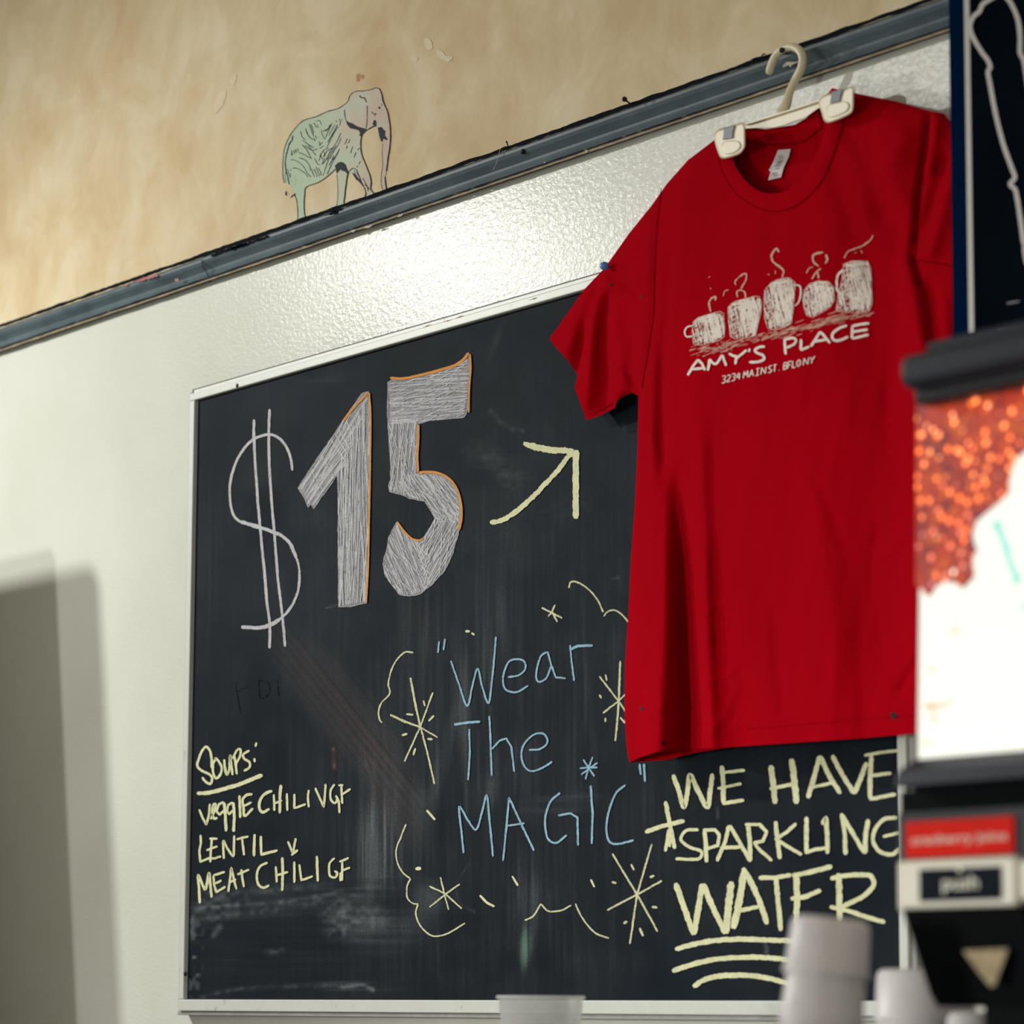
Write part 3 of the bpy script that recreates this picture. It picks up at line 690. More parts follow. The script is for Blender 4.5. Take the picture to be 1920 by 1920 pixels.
write('soups_line', T5, MB2, M_CYEL, [
    ([(185, 1780), (178, 1650), (170, 1500), (240, 1640), (275, 1478), (290, 1600), (303, 1722)], 4.8), [(320, 1500), (330, 1600), (350, 1668), (442, 1612)], [(320, 1502), (435, 1465)], [(340, 1582), (402, 1550)], [(470, 1665), (485, 1550), (500, 1425), (525, 1540), (552, 1640)], [(480, 1572), (548, 1540)],
    [(560, 1492), (678, 1442)], [(600, 1440), (610, 1530), (628, 1618)], ([(862, 1372), (790, 1410), (755, 1490), (770, 1590), (820, 1625), (878, 1598)], 4.8), [(945, 1410), (955, 1572)], ([(1010, 1320), (1015, 1480), (1008, 1655)], 5), [(945, 1502), (1068, 1465)],
    ([(1130, 1362), (1130, 1575)], 4.6), [(1180, 1390), (1200, 1550), (1315, 1508)], ([(1355, 1305), (1365, 1562)], 4.8), [(1532, 1325), (1480, 1390), (1485, 1500), (1535, 1522), (1560, 1480), (1530, 1455)], [(1592, 1470), (1590, 1560)],
    [(1580, 1365), (1675, 1325)], [(1610, 1365), (1608, 1555)], [(1605, 1452), (1688, 1422)]], 4.2, 'yellow chalk letter of the words MEAT CHILI GF')
# --- "Wear The MAGIC"
T6 = tf(680, 1060, 2.5268)
write('blue_word', T6, MB2, M_CBLUE, [[(362, 360), (357, 415)], [(390, 348), (383, 402)], [(418, 452), (455, 560), (495, 665), (520, 570), (545, 490), (565, 570), (597, 652), (615, 520), (632, 338)],
    [(688, 530), (740, 520), (770, 490), (765, 455), (730, 445), (695, 455), (672, 500), (665, 550), (680, 590), (730, 600), (785, 570)], [(872, 410), (845, 430), (828, 480), (822, 530), (835, 552), (870, 535), (893, 480), (905, 500)],
    [(876, 408), (895, 480), (915, 530), (962, 536)], [(983, 378), (990, 460), (1002, 548)]], 3.4, 'blue chalk letter of the word WEAR in quotes', rough=.16)
write('blue_word', T6, MB2, M_CBLUE, [([(986, 398), (1020, 382), (1090, 380)], 5), ([(433, 755), (500, 745), (557, 740)], 4.8), [(505, 775), (508, 880), (500, 1018)], [(600, 713), (605, 800), (608, 900), (612, 998)], [(612, 870), (650, 830), (680, 820), (705, 860), (718, 978)],
    [(788, 875), (840, 870), (875, 840), (860, 800), (815, 800), (770, 840), (752, 890), (765, 950), (800, 975), (850, 960), (898, 930)]], 3.6, 'blue chalk letter of the word THE', rough=.16)
write('blue_word', T6, MB2, M_CBLUE, [[(478, 1364), (468, 1260), (458, 1145), (500, 1210), (538, 1252), (565, 1170), (588, 1090), (600, 1200), (618, 1380)], [(665, 1400), (680, 1250), (693, 1100), (740, 1200), (812, 1352)], [(676, 1235), (767, 1222)],
    [(935, 1078), (890, 1120), (865, 1200), (875, 1290), (915, 1315), (967, 1278)], [(926, 1185), (985, 1175), (1018, 1195), (1020, 1328)], [(1080, 1043), (1090, 1180), (1085, 1320)], [(1245, 1040), (1200, 1080), (1165, 1170), (1155, 1250), (1170, 1310), (1210, 1320), (1284, 1302)]], 3.8, 'blue chalk letter of the word MAGIC', rough=.16)
write('blue_star', T6, MB2, M_CBLUE, [[(1090, 908), (1070, 960), (1056, 1014)], [(1028, 962), (1070, 958), (1112, 958)], [(1045, 920), (1098, 1000)], [(1112, 935), (1035, 992)], ([(1312, 940), (1318, 992)], 4), ([(1333, 940), (1337, 1025)], 4)], 3.0, 'small blue chalk star and closing quote marks', rough=.16)
write('yellow_doodle', T6, MB1, M_CYEL2, [[(240, 413), (200, 412), (160, 450), (135, 500), (122, 560), (128, 608), (90, 650), (76, 690), (80, 730), (92, 747)],
    [(205, 1226), (180, 1290), (158, 1350), (165, 1410), (190, 1455), (225, 1485)], [(228, 1485), (210, 1520), (212, 1575), (235, 1600), (263, 1605)], [(262, 1605), (252, 1650), (275, 1710), (330, 1755), (400, 1745), (485, 1695)],
    [(977, 108), (985, 80), (1010, 78), (1060, 105), (1110, 160), (1140, 222)], [(1142, 242), (1160, 220), (1190, 212), (1225, 230), (1262, 272)], [(768, 1682), (810, 1660), (845, 1603)], [(845, 1605), (880, 1638), (940, 1635), (988, 1610)], [(1008, 1603), (1040, 1670), (1100, 1740), (1167, 1767)]], 2.9, 'thin yellow chalk cloud outline', smooth=True, rough=.2)
def star(strokes, w, label='yellow chalk asterisk'): write('yellow_star', T6, MB1, M_CYEL2, strokes, w, label, rough=.2, gap=24)
star([([(226, 532), (250, 660), (275, 770)], 4), [(275, 770), (305, 880), (340, 1036)], [(332, 602), (275, 760), (198, 930)], ([(130, 708), (200, 740), (270, 765)], 4.2), ([(270, 765), (355, 815)], 2.8), [(288, 640), (295, 667)], ([(206, 705), (240, 708)], 3.6), ([(338, 712), (312, 738)], 3.6), ([(185, 805), (212, 798)], 4), ([(306, 822), (332, 825)], 4.4), ([(250, 866), (240, 900)], 3.6)], 3.2)
star([[(848, 200), (890, 222), (945, 250)], [(912, 187), (895, 225), (878, 242)], [(895, 215), (922, 268)]], 3.2)
star([([(1220, 453), (1215, 600), (1210, 700), (1197, 832)], 3.6), [(1122, 526), (1210, 640), (1250, 700)], [(1138, 700), (1210, 645), (1255, 600)], [(1150, 517), (1156, 547)], ([(1122, 613), (1130, 630)], 4), ([(1150, 722), (1150, 742)], 4), ([(1220, 720), (1242, 748)], 4)], 3.2)
star([[(368, 1478), (388, 1560), (407, 1632)], [(316, 1520), (390, 1555), (470, 1627)], [(460, 1510), (390, 1560), (316, 1620)]], 3.0)
star([[(1183, 1366), (1300, 1560), (1398, 1735)], [(1370, 1320), (1300, 1560), (1266, 1793)], [(1158, 1634), (1300, 1560), (1418, 1494)], ([(1272, 1416), (1286, 1444)], 3.6), ([(1360, 1478), (1382, 1470)], 4.4), ([(1180, 1500), (1202, 1506)], 3.6), ([(1370, 1618), (1396, 1622)], 4.4), ([(1236, 1697), (1254, 1687)], 4.8), ([(1313, 1718), (1328, 1757)], 4.4)], 3.4)
write('yellow_dash', T6, MB1, M_CYEL, [([(303, 1160), (343, 1206)], 4.6), ([(250, 1438), (277, 1436)], 7), ([(555, 1563), (590, 1600), (624, 1617)], 4.2), ([(708, 1472), (736, 1518)], 3.6), ([(1080, 1488), (1098, 1525)], 4), ([(486, 312), (508, 313)], 4.6), ([(515, 320), (530, 330)], 4)], 4, 'short yellow chalk dashes')
# --- WE HAVE SPARKLING WATER
T7 = tf(1180, 1380, 3.5556)
write('sparkling_line', T7, MB2, M_CYEL, [[(292, 258), (330, 370), (365, 472), (388, 370), (405, 262), (460, 370), (520, 472), (540, 360), (553, 250)], [(615, 198), (625, 300), (628, 450)], ([(620, 450), (765, 428)], 7), ([(605, 245), (770, 228)], 6), ([(588, 350), (748, 318)], 5.4),
    ([(943, 195), (960, 320), (972, 452)], 10.5), ([(1080, 152), (1100, 300), (1115, 452)], 12), ([(935, 352), (1098, 320)], 7), [(1190, 415), (1230, 280), (1270, 132)], [(1270, 132), (1330, 260), (1408, 385)], ([(1212, 345), (1362, 310)], 6), [(1352, 128), (1420, 260), (1500, 385)], [(1500, 385), (1540, 290), (1582, 175)],
    ([(1565, 130), (1680, 110), (1795, 97)], 6), ([(1615, 130), (1605, 280), (1605, 422)], 9), ([(1600, 422), (1778, 388)], 7), ([(1598, 265), (1748, 248)], 6.5)], 9.0, 'yellow chalk letter of the words WE HAVE')
write('plus_mark', T7, MB2, M_CYEL, [[(240, 435), (265, 560), (302, 752)], [(105, 642), (220, 600), (368, 565)], ([(265, 620), (240, 770)], 6), ([(275, 620), (268, 740)], 5)], 8, 'large yellow chalk asterisk mark')
write('sparkling_line', T7, MB2, M_CYEL, [([(462, 625), (380, 630), (345, 690), (400, 740), (480, 770), (460, 820), (308, 818)], 6), ([(500, 620), (510, 730), (515, 842)], 8), ([(490, 628), (570, 625), (600, 660), (590, 730), (515, 752)], 6.5), [(585, 835), (640, 700), (665, 595)], [(668, 595), (730, 700), (808, 838)], ([(605, 745), (745, 740)], 7),
    ([(790, 590), (805, 700), (805, 838)], 8.5), ([(770, 590), (870, 590), (915, 640), (890, 700), (825, 715)], 6.5), ([(835, 720), (870, 760), (952, 832)], 6), ([(975, 568), (985, 680), (1005, 820)], 8.5), ([(1112, 582), (1050, 640), (970, 692)], 6.5), ([(980, 690), (1060, 740), (1150, 792)], 6.5),
    ([(1180, 538), (1180, 660), (1180, 780)], 8.5), ([(1170, 780), (1240, 755), (1330, 745)], 7), ([(1285, 590), (1310, 545), (1320, 660), (1320, 785)], 8.5), ([(1442, 792), (1435, 640), (1415, 515)], 8), ([(1415, 520), (1490, 650), (1570, 782)], 8), ([(1572, 785), (1575, 650), (1592, 555)], 9),
    ([(1785, 545), (1700, 555), (1640, 620), (1625, 700), (1670, 770), (1750, 790), (1805, 745)], 7.5), ([(1690, 672), (1805, 643)], 6)], 7.5, 'yellow chalk letter of the word SPARKLING')
write('sparkling_line', T7, MB2, M_CYEL, [[(308, 980), (360, 1130), (430, 1325)], [(430, 1325), (460, 1150), (487, 985)], [(490, 985), (560, 1150), (640, 1318)], ([(645, 1318), (660, 1140), (680, 970)], 13), ([(692, 1285), (730, 1120), (765, 900)], 13), ([(755, 880), (800, 950), (860, 1080), (920, 1255)], 10.5), ([(700, 1172), (862, 1138)], 8),
    ([(862, 945), (970, 945), (1080, 925)], 8), ([(975, 930), (990, 1080), (1010, 1300)], 9), ([(1085, 930), (1200, 910), (1352, 868)], 9.5), ([(1112, 925), (1118, 1080), (1112, 1270)], 11), ([(1075, 1085), (1180, 1070), (1278, 1028)], 9),
    ([(1340, 952), (1450, 930), (1600, 930), (1630, 990), (1570, 1060), (1480, 1110), (1390, 1150)], 9), ([(1393, 915), (1400, 1060), (1402, 1230)], 11), ([(1335, 1138), (1440, 1160), (1560, 1200), (1705, 1243)], 8.5)], 11, 'yellow chalk letter of the word WATER')
write('underline', T7, MB2, M_CYEL, [[(305, 1422), (420, 1390), (560, 1365), (720, 1355), (900, 1360), (1100, 1366), (1250, 1372)]], 9.5, 'upper of three curved chalk underlines', smooth=True)
write('underline', T7, MB2, M_CYEL, [[(285, 1567), (430, 1520), (600, 1485), (800, 1475), (950, 1480), (1080, 1496), (1230, 1520)]], 9.5, 'middle of three curved chalk underlines', smooth=True)
write('underline', T7, MB2, M_CYEL, [[(425, 1672), (500, 1625), (600, 1600), (760, 1595), (900, 1610), (1020, 1640), (1180, 1690)]], 9.5, 'lowest of three curved chalk underlines', smooth=True)
# faint ghost of an erased word
r = Rib(bm_(.0004))
for s_ in ([(441, 1278), (446, 1310), (452, 1340)], [(441, 1296), (465, 1288)], [(485, 1275), (488, 1308), (505, 1300), (502, 1280), (486, 1276)], [(520, 1275), (523, 1305)]): r.stroke(s_, 2.0, rough=.5)
r.build_split('ghost_letter', M_CDUST, bd)

# ------------------------------------------------------------------ elephant cut-out on the rail
EY = -.0009
eb = Vector(at(620, 400, EY))
el = empty('elephant_cutout', eb, 'green and grey inked elephant picture walking on the dark rail', 'picture')
TE = tf(480, 100, 4.8)
eo = crom(TE([(1075, 312), (1110, 322), (1130, 370), (1145, 440), (1180, 520), (1195, 590), (1205, 660), (1208, 760), (1200, 860), (1185, 950), (1172, 1060), (1160, 1120), (1165, 1180), (1173, 1228), (1152, 1250), (1135, 1215), (1125, 1150), (1128, 1090), (1140, 1010), (1138, 900), (1140, 800), (1110, 750), (1090, 690), (1060, 658), (1005, 685), (950, 740), (940, 820), (950, 910), (985, 1000), (1020, 1090), (1035, 1160), (1032, 1220), (1072, 1275), (1030, 1295), (985, 1312), (985, 1260), (970, 1190), (930, 1130), (880, 1090), (840, 1075), (825, 1080), (812, 1150), (800, 1250), (790, 1345), (802, 1372), (760, 1390), (722, 1408), (735, 1300), (735, 1180), (728, 1090), (715, 1040), (660, 1090), (610, 1130), (550, 1165), (450, 1205), (435, 1280), (430, 1350), (435, 1440), (443, 1475), (410, 1495), (375, 1510), (375, 1400), (362, 1300), (330, 1230), (305, 1180), (265, 1165), (245, 1150), (240, 1080), (242, 960), (255, 860), (290, 770), (340, 690), (400, 625), (450, 595), (540, 570), (640, 525), (740, 495), (820, 440), (850, 375), (900, 342), (960, 338), (1020, 330)]), 2, True)
v, f = extrude_poly([at(x, y, EY) for x, y in eo], [at(x, y, EY)+np.array([0, .0006, 0]) for x, y in eo]); mesh('painted_body', v, f, M_ELE, el)
r = Rib(lambda x, y: at(x, y, EY-.0002))
def es(p, w=1.3): r.stroke(TE(p), w, rough=.25, step=1.5)
es([(240, 1060), (242, 960), (255, 860), (290, 770), (340, 690), (400, 625), (450, 595), (540, 570), (640, 525), (740, 495), (820, 440), (850, 375), (900, 342), (960, 338), (1020, 330), (1075, 312), (1110, 322), (1130, 370), (1145, 440), (1180, 520), (1195, 590), (1205, 660), (1208, 760), (1200, 860), (1185, 950), (1172, 1060)], 1.5)
es([(985, 685), (950, 740), (940, 820), (950, 910), (985, 1000), (1020, 1090), (1035, 1160), (1032, 1220), (1072, 1275)], 1.4)
es([(1160, 1110), (1165, 1180), (1173, 1228)], 1.6); es([(1172, 1240), (1152, 1248), (1135, 1215), (1125, 1150), (1128, 1090), (1140, 1010), (1136, 900), (1140, 810)], .9)
es([(825, 1080), (812, 1150), (800, 1250), (790, 1345), (802, 1372)], 1.4); es([(722, 1408), (735, 1300), (735, 1180), (728, 1090)], 1.0)
es([(715, 1040), (660, 1090), (610, 1130), (550, 1165), (450, 1205), (435, 1280), (430, 1350), (435, 1440), (443, 1475)], 1.1); es([(375, 1505), (375, 1400), (362, 1300)], 1.4)
es([(333, 740), (325, 780), (300, 810), (285, 870), (265, 950), (268, 1040), (285, 1110), (300, 1180)], 2.0); es([(240, 1060), (244, 1120), (256, 1168)], 1.6); es([(268, 1060), (262, 1110), (272, 1160)], 1.0)
es([(330, 740), (318, 790), (296, 830)], 1.2); es([(285, 1040), (300, 1100), (312, 1120)], 1); es([(268, 1240), (268, 1280)], 2); es([(310, 1300), (335, 1275), (352, 1270)], 1.6); es([(345, 1260), (358, 1300)], 2); es([(352, 1282), (372, 1340)], 1.3)
es([(795, 505), (800, 560), (812, 612)], 1.6); es([(1000, 470), (1000, 560), (996, 640), (988, 685)], 1.3); es([(932, 378), (945, 398), (975, 402), (985, 420), (995, 440)], 2.2)
es([(1040, 525), (1060, 545), (1085, 540)], 1.5); es([(1065, 570), (1078, 548)], 1); es([(1128, 455), (1136, 470)], 1.4); es([(1070, 600), (1075, 645)], 2.4)
es([(1108, 480), (1114, 500)], 4.4); es([(1005, 685), (1050, 660), (1080, 655)], 1.6); es([(1062, 600), (1068, 612)], 1.4)
rr = random.Random(5)
for p in [[(400, 700), (415, 750), (445, 780)], [(445, 675), (470, 740), (515, 780)], [(480, 635), (500, 700), (520, 745)], [(455, 700), (465, 735)], [(495, 640), (520, 720)], [(520, 625), (545, 670)], [(535, 612), (570, 605), (590, 645)], [(550, 640), (560, 672)], [(418, 780), (470, 820), (520, 850)],
          [(415, 822), (450, 860), (500, 950)], [(440, 830), (500, 870), (555, 860)], [(380, 890), (430, 910), (490, 945)], [(470, 830), (510, 880), (540, 920)], [(312, 958), (360, 965), (420, 1010), (462, 1080), (495, 1115)], [(385, 938), (440, 960), (480, 1010), (492, 1060)],
          [(328, 1032), (370, 1035), (430, 1070), (468, 1112)], [(500, 1040), (515, 1085), (528, 1115)], [(520, 1040), (540, 1080), (550, 1115)], [(540, 1022), (565, 1090), (568, 1110)], [(560, 1030), (580, 1070), (585, 1100)], [(505, 1060), (520, 1100)],
          [(685, 625), (650, 700), (625, 760)], [(670, 640), (640, 690), (600, 700)], [(585, 690), (600, 740), (625, 775)], [(620, 690), (645, 680), (670, 650)], [(740, 660), (700, 720), (665, 790), (635, 850)], [(710, 640), (680, 690), (655, 740)], [(735, 640), (680, 740), (645, 800)],
          [(765, 715), (730, 790), (690, 850), (660, 900), (640, 960)], [(765, 760), (740, 820), (700, 880), (665, 950)], [(752, 860), (720, 920), (690, 960)], [(745, 880), (700, 960), (660, 1040), (640, 1090)], [(720, 830), (680, 890), (650, 960), (620, 1050)], [(700, 920), (670, 990)], [(665, 880), (640, 940), (600, 1000)],
          [(690, 850), (640, 880), (605, 935)], [(655, 850), (600, 880), (565, 970)], [(600, 800), (565, 830)], [(565, 795), (580, 830)], [(530, 740), (545, 765)], [(520, 760), (530, 790)], [(610, 830), (570, 860)], [(590, 900), (570, 930)], [(575, 905), (600, 960)], [(610, 880), (620, 930)], [(640, 985), (610, 1080), (600, 1105)],
          [(715, 600), (730, 620)], [(745, 585), (758, 610), (755, 650)], [(770, 590), (775, 610)], [(680, 970), (655, 1010)], [(620, 940), (590, 1000)], [(525, 945), (545, 975)], [(540, 970), (560, 1005)], [(560, 1000), (580, 1005)], [(318, 870), (328, 915)], [(338, 872), (345, 905)], [(355, 862), (360, 898)], [(372, 855), (380, 885)],
          [(312, 900), (325, 922)], [(820, 765), (800, 820)], [(845, 770), (830, 810)], [(820, 830), (812, 860)], [(870, 835), (850, 900)], [(900, 890), (880, 940)], [(935, 850), (910, 870)], [(940, 970), (925, 1000)], [(915, 1010), (905, 1030)], [(310, 1040), (315, 1060)], [(306, 1080), (312, 1110)]]:
    es(p, rr.uniform(1.1, 1.5))
es([(835, 1065), (870, 1035), (905, 1050), (925, 1100), (950, 1160)], 1.4); es([(880, 1050), (905, 1110)], 1); es([(900, 1060), (930, 1120)], 1); es([(960, 1120), (1000, 1200), (1010, 1240)], 1.2); es([(980, 1180), (1030, 1230)], 1.3)
for pl in ([(805, 598), (835, 622), (865, 628), (905, 655), (935, 665), (965, 672), (1002, 688), (975, 710), (945, 745), (930, 745), (935, 715), (920, 690), (880, 680), (850, 675), (820, 640)], [(710, 1010), (735, 985), (765, 976), (790, 985), (812, 1010), (822, 1045), (840, 1070), (822, 1085), (800, 1065), (780, 1060), (758, 1045), (742, 1065), (728, 1085), (715, 1040)],
           [(1095, 668), (1130, 662), (1150, 690), (1165, 700), (1160, 735), (1186, 778), (1165, 778), (1145, 765), (1138, 800), (1125, 790), (1110, 750)], [(860, 1072), (890, 1085), (930, 1130), (965, 1180), (985, 1225), (995, 1260), (985, 1310), (975, 1300), (985, 1250), (965, 1200), (930, 1160), (900, 1135)], [(1060, 602), (1082, 612), (1085, 655), (1068, 655), (1050, 640)]):
    r.fill(TE(pl), step=1.5, rough=.4)
for k in range(16):
    x = 300+rr.uniform(-8, 60); y = 1100+rr.uniform(0, 170); es([(x, y), (x+rr.uniform(-4, 4), y+8)], 1.0)
tag(r.build('ink_lines', M_INK, el, 'black ink outline and hide wrinkles'), kind='stuff')

# ------------------------------------------------------------------ t-shirt
SB = -.058   # mid plane of the hanging shirt
rows = [(300, [(1150, 0), (1350, 2), (1500, 2), (1650, 6), (1740, -4), (1850, 0)]),
        (450, [(1150, 0), (1240, 2), (1400, 7), (1540, 8), (1620, 2), (1680, -3), (1720, 2), (1850, 0)]),
        (600, [(1150, 1), (1215, 1), (1300, 5), (1450, 9), (1560, 8), (1640, 0), (1700, 3), (1850, 0)]),
        (740, [(1190, 0), (1226, 5), (1240, 1), (1300, 6), (1400, 7), (1500, 9), (1590, 7), (1660, 0), (1720, 3)]),
        (850, [(1190, 0), (1226, 5), (1240, -2), (1262, 4), (1318, 7), (1334, 3), (1410, 6), (1500, 8), (1570, 5), (1645, 0), (1720, 4)]),
        (930, [(1185, 0), (1232, 5), (1252, 5), (1270, -2), (1318, 7), (1335, 3), (1440, 6), (1530, 9), (1572, 5), (1640, 0), (1725, 5)]),
        (1050, [(1180, 0), (1232, 7), (1250, 10), (1277, -9), (1290, -3), (1325, 9), (1337, 3), (1440, 5), (1545, 10), (1590, 4), (1640, -1), (1725, 7)]),
        (1200, [(1170, 0), (1225, 8), (1248, 13), (1283, -13), (1293, -6), (1328, 11), (1342, 3), (1460, 6), (1565, 12), (1610, 4), (1650, 1), (1725, 9)]),
        (1320, [(1165, 0), (1215, 9), (1241, 15), (1290, -16), (1299, -8), (1333, 11), (1350, 4), (1390, 2), (1430, 7), (1500, 8), (1560, 12), (1620, 5), (1730, 9)]),
        (1430, [(1165, 0), (1205, 10), (1236, 15), (1292, -17), (1301, -8), (1337, 11), (1355, 5), (1395, 2), (1440, 8), (1500, 8), (1560, 11), (1620, 6), (1730, 9)])]
us = np.linspace(1000, 1950, 476)
tab = []
for vv, cps in rows:
    a = np.interp(us, [c_[0] for c_ in cps], [c_[1] for c_ in cps])
    k = np.exp(-np.linspace(-2, 2, 9)**2); k /= k.sum()
    a = np.convolve(np.pad(a, 4, 'edge'), k, 'valid'); tab.append(a)
tab = np.array(tab); rv = np.array([r_[0] for r_ in rows])
outline = [(1398, 236), (1365, 238), (1340, 262), (1290, 300), (1250, 345), (1222, 385), (1180, 437), (1134, 502), (1095, 543), (1062, 590), (1030, 635), (1045, 655), (1065, 676), (1083, 703), (1078, 728), (1100, 788), (1128, 778), (1153, 765), (1158, 750), (1172, 742), (1185, 737), (1197, 742), (1195, 850), (1190, 950), (1183, 1050), (1178, 1150), (1172, 1250), (1171, 1340), (1175, 1400), (1180, 1430),
           (1250, 1425), (1300, 1412), (1370, 1401), (1500, 1392), (1620, 1384), (1730, 1374), (1782, 1371), (1783, 1200), (1784, 1000), (1785, 800), (1790, 660), (1800, 570), (1820, 566), (1845, 550), (1868, 510), (1850, 440), (1835, 360), (1815, 290), (1792, 240), (1770, 213), (1740, 207), (1680, 190), (1610, 176), (1560, 165), (1540, 192)]
shoulder_l = [(1365, 238), (1340, 262), (1290, 300), (1250, 345), (1222, 385), (1180, 437), (1134, 502), (1095, 543), (1062, 590), (1030, 635)]
side_l = [(1158, 752), (1172, 742), (1185, 737), (1197, 742), (1195, 850), (1190, 950), (1183, 1050), (1178, 1150), (1172, 1250), (1171, 1340), (1175, 1400), (1180, 1430)]
side_r = [(1782, 1371), (1783, 1200), (1784, 1000), (1785, 800), (1790, 660), (1800, 570)]
shoulder_r = [(1868, 510), (1850, 440), (1835, 360), (1815, 290), (1792, 240), (1770, 213), (1740, 207), (1680, 190), (1610, 176), (1560, 165)]
def seg_d(pts, x, y):
    p = np.array(pts, float); a = p[:-1]; b = p[1:]; ab = b-a
    t_ = np.clip(((x-a[:, 0])*ab[:, 0]+(y-a[:, 1])*ab[:, 1])/(ab**2).sum(1), 0, 1)
    return float(np.sqrt(((a[:, 0]+t_*ab[:, 0]-x)**2+(a[:, 1]+t_*ab[:, 1]-y)**2).min()))
folds = [  # polyline, mm, px width
    ([(1130, 515), (1100, 580), (1062, 655)], 4, 16), ([(1126, 530), (1095, 600), (1082, 695)], -7, 11), ([(1131, 535), (1112, 620), (1098, 760)], 6, 12), ([(1136, 560), (1130, 660), (1138, 755)], -7, 15), ([(1150, 600), (1170, 700), (1165, 745)], 4, 16),
    ([(1140, 510), (1180, 540), (1205, 560)], -4, 9), ([(1150, 500), (1200, 520)], 3, 9), ([(1175, 690), (1185, 715), (1197, 735)], -5, 9),
    ([(1240, 350), (1232, 420), (1226, 500), (1222, 600), (1205, 720)], -1.6, 4), ([(1232, 350), (1222, 420), (1216, 500), (1213, 600), (1198, 700)], 2.0, 8),
    ([(1258, 480), (1250, 600), (1238, 740), (1234, 830)], -3, 10), ([(1330, 1380), (1365, 1320), (1385, 1290)], 1.4, 5), ([(1345, 1392), (1378, 1335)], -1.2, 6), ([(1330, 1280), (1378, 1258)], 2, 4), ([(1325, 1150), (1350, 1125)], 1.5, 4),
    ([(1450, 1150), (1458, 1260), (1468, 1330)], -2.5, 10), ([(1530, 900), (1560, 965), (1580, 1020)], -1.3, 12), ([(1700, 960), (1655, 990), (1640, 1015)], -1.4, 8), ([(1690, 1010), (1655, 1050)], 2, 10),
    ([(1215, 1345), (1245, 1325)], 2, 5), ([(1195, 1250), (1230, 1190)], 1.5, 6), ([(1600, 250), (1640, 320), (1655, 400)], -5, 26), ([(1690, 260), (1660, 330), (1700, 400)], 4, 22),
    ([(1742, 210), (1738, 260), (1732, 300), (1724, 360), (1718, 420), (1712, 480), (1725, 530)], -7, 7), ([(1775, 300), (1750, 380), (1725, 450)], -6, 12), ([(1790, 300), (1765, 400), (1745, 470)], 6, 14), ([(1715, 486), (1760, 494), (1795, 500)], -3, 5), ([(1758, 215), (1752, 260), (1742, 320)], 6, 10),
    ([(1700, 500), (1720, 600), (1735, 700)], 5, 16), ([(1740, 540), (1752, 640)], -7, 14), ([(1680, 560), (1672, 700), (1668, 860)], -2, 16), ([(1560, 300), (1600, 420), (1640, 520)], -3, 22), ([(1720, 1240), (1690, 1290)], -4, 8)]
foldsA = [(np.array(p, float), a, w_) for p, a, w_ in folds]
def Ffun(x, y, side=1):
    """distance (m) of the cloth in front of the wall at photo pixel x,y"""
    d = min(seg_d(shoulder_l, x, y), seg_d(side_l, x, y), seg_d(side_r, x, y), seg_d(shoulder_r, x, y))
    k = min(1, d/48.); puff = math.sqrt(max(0, 1-(1-k)**2))
    # the body hangs a little further out toward the bottom; the pinned sleeve is drawn to the wall
    mid = -SB
    s = max(0, min(1, (1290-x)/170.)) * max(0, min(1, (830-y)/120.)); s = s*s*(3-2*s)
    mid = mid*(1-s)+.044*s
    back = mid-(.008-.003*s)*puff
    j = float(np.clip(np.searchsorted(rv, y)-1, 0, len(rv)-2)); j = int(j); t_ = min(1, max(0, (y-rv[j])/(rv[j+1]-rv[j])))
    fx = (x-us[0])/(us[1]-us[0]); i = int(min(max(fx, 0), len(us)-2)); u_ = min(max(fx-i, 0), 1)
    q = (tab[j, i]*(1-u_)+tab[j, i+1]*u_)*(1-t_)+(tab[j+1, i]*(1-u_)+tab[j+1, i+1]*u_)*t_
    if y < 300: q *= max(0, (y-170)/130)
    fo = 0
    for p, a, w_ in foldsA:
        if p[:, 0].min()-3*w_ < x < p[:, 0].max()+3*w_ and p[:, 1].min()-3*w_ < y < p[:, 1].max()+3*w_:
            fo += a*math.exp(-(seg_d(p, x, y)/w_)**2)
    wr = 0.5*math.sin(x*.11+y*.013)*math.sin(y*.017+x*.02)
    fr_ = mid+.012*puff*(1-.5*s)+(q*1.75+fo*1.3+wr)*.001*puff
    return fr_ if side > 0 else max(.0345, min(back, fr_-.005*puff))
def smap(off): return lambda x, y: at(x, y, -(Ffun(x, y)+off))
def cloth(name, ring, side, mat, parent, step=7.0, label=None):
    pts = [Vector(p) for p in poly(list(ring)+[ring[0]], step)[:-1]]
    n = len(pts); pts2 = [(p[0], p[1]) for p in pts]
    xs = [p[0] for p in pts2]; ys = [p[1] for p in pts2]
    R_ = np.array(pts2); vs = [Vector(p) for p in pts2]
    y = min(ys)
    row = 0
    while y < max(ys):
        x = min(xs)+(row % 2)*step/2
        while x < max(xs):
            if inside(pts2, x, y) and ((R_[:, 0]-x)**2+(R_[:, 1]-y)**2).min() > (step*.45)**2: vs.append(Vector((x, y)))
            x += step
        y += step; row += 1
    ov, oe, of, *_ = delaunay_2d_cdt(vs, [], [list(range(n))], 1, 1e-6)
    W = [at(p.x, p.y, -Ffun(p.x, p.y, side)) for p in ov]
    return mesh(name, W, [tuple(reversed(q_)) if side < 0 else tuple(q_) for q_ in of], mat, parent, smooth=True, label=label)
inner_u = [(1373, 288), (1378, 309), (1396, 337), (1421, 357), (1446, 363), (1477, 356), (1506, 331), (1527, 296), (1546, 252), (1553, 215)]
outer_u = [(1346, 290), (1353, 318), (1368, 347), (1392, 373), (1427, 392), (1459, 396), (1499, 381), (1537, 343), (1562, 290), (1582, 225)]
sh = empty('t_shirt', at(1450, 240, SB), 'red t-shirt with cream mug print hanging from clip hanger over the chalkboard', 't-shirt')
iu = crom(inner_u, 8)
i0 = outline.index((1340, 262)); 
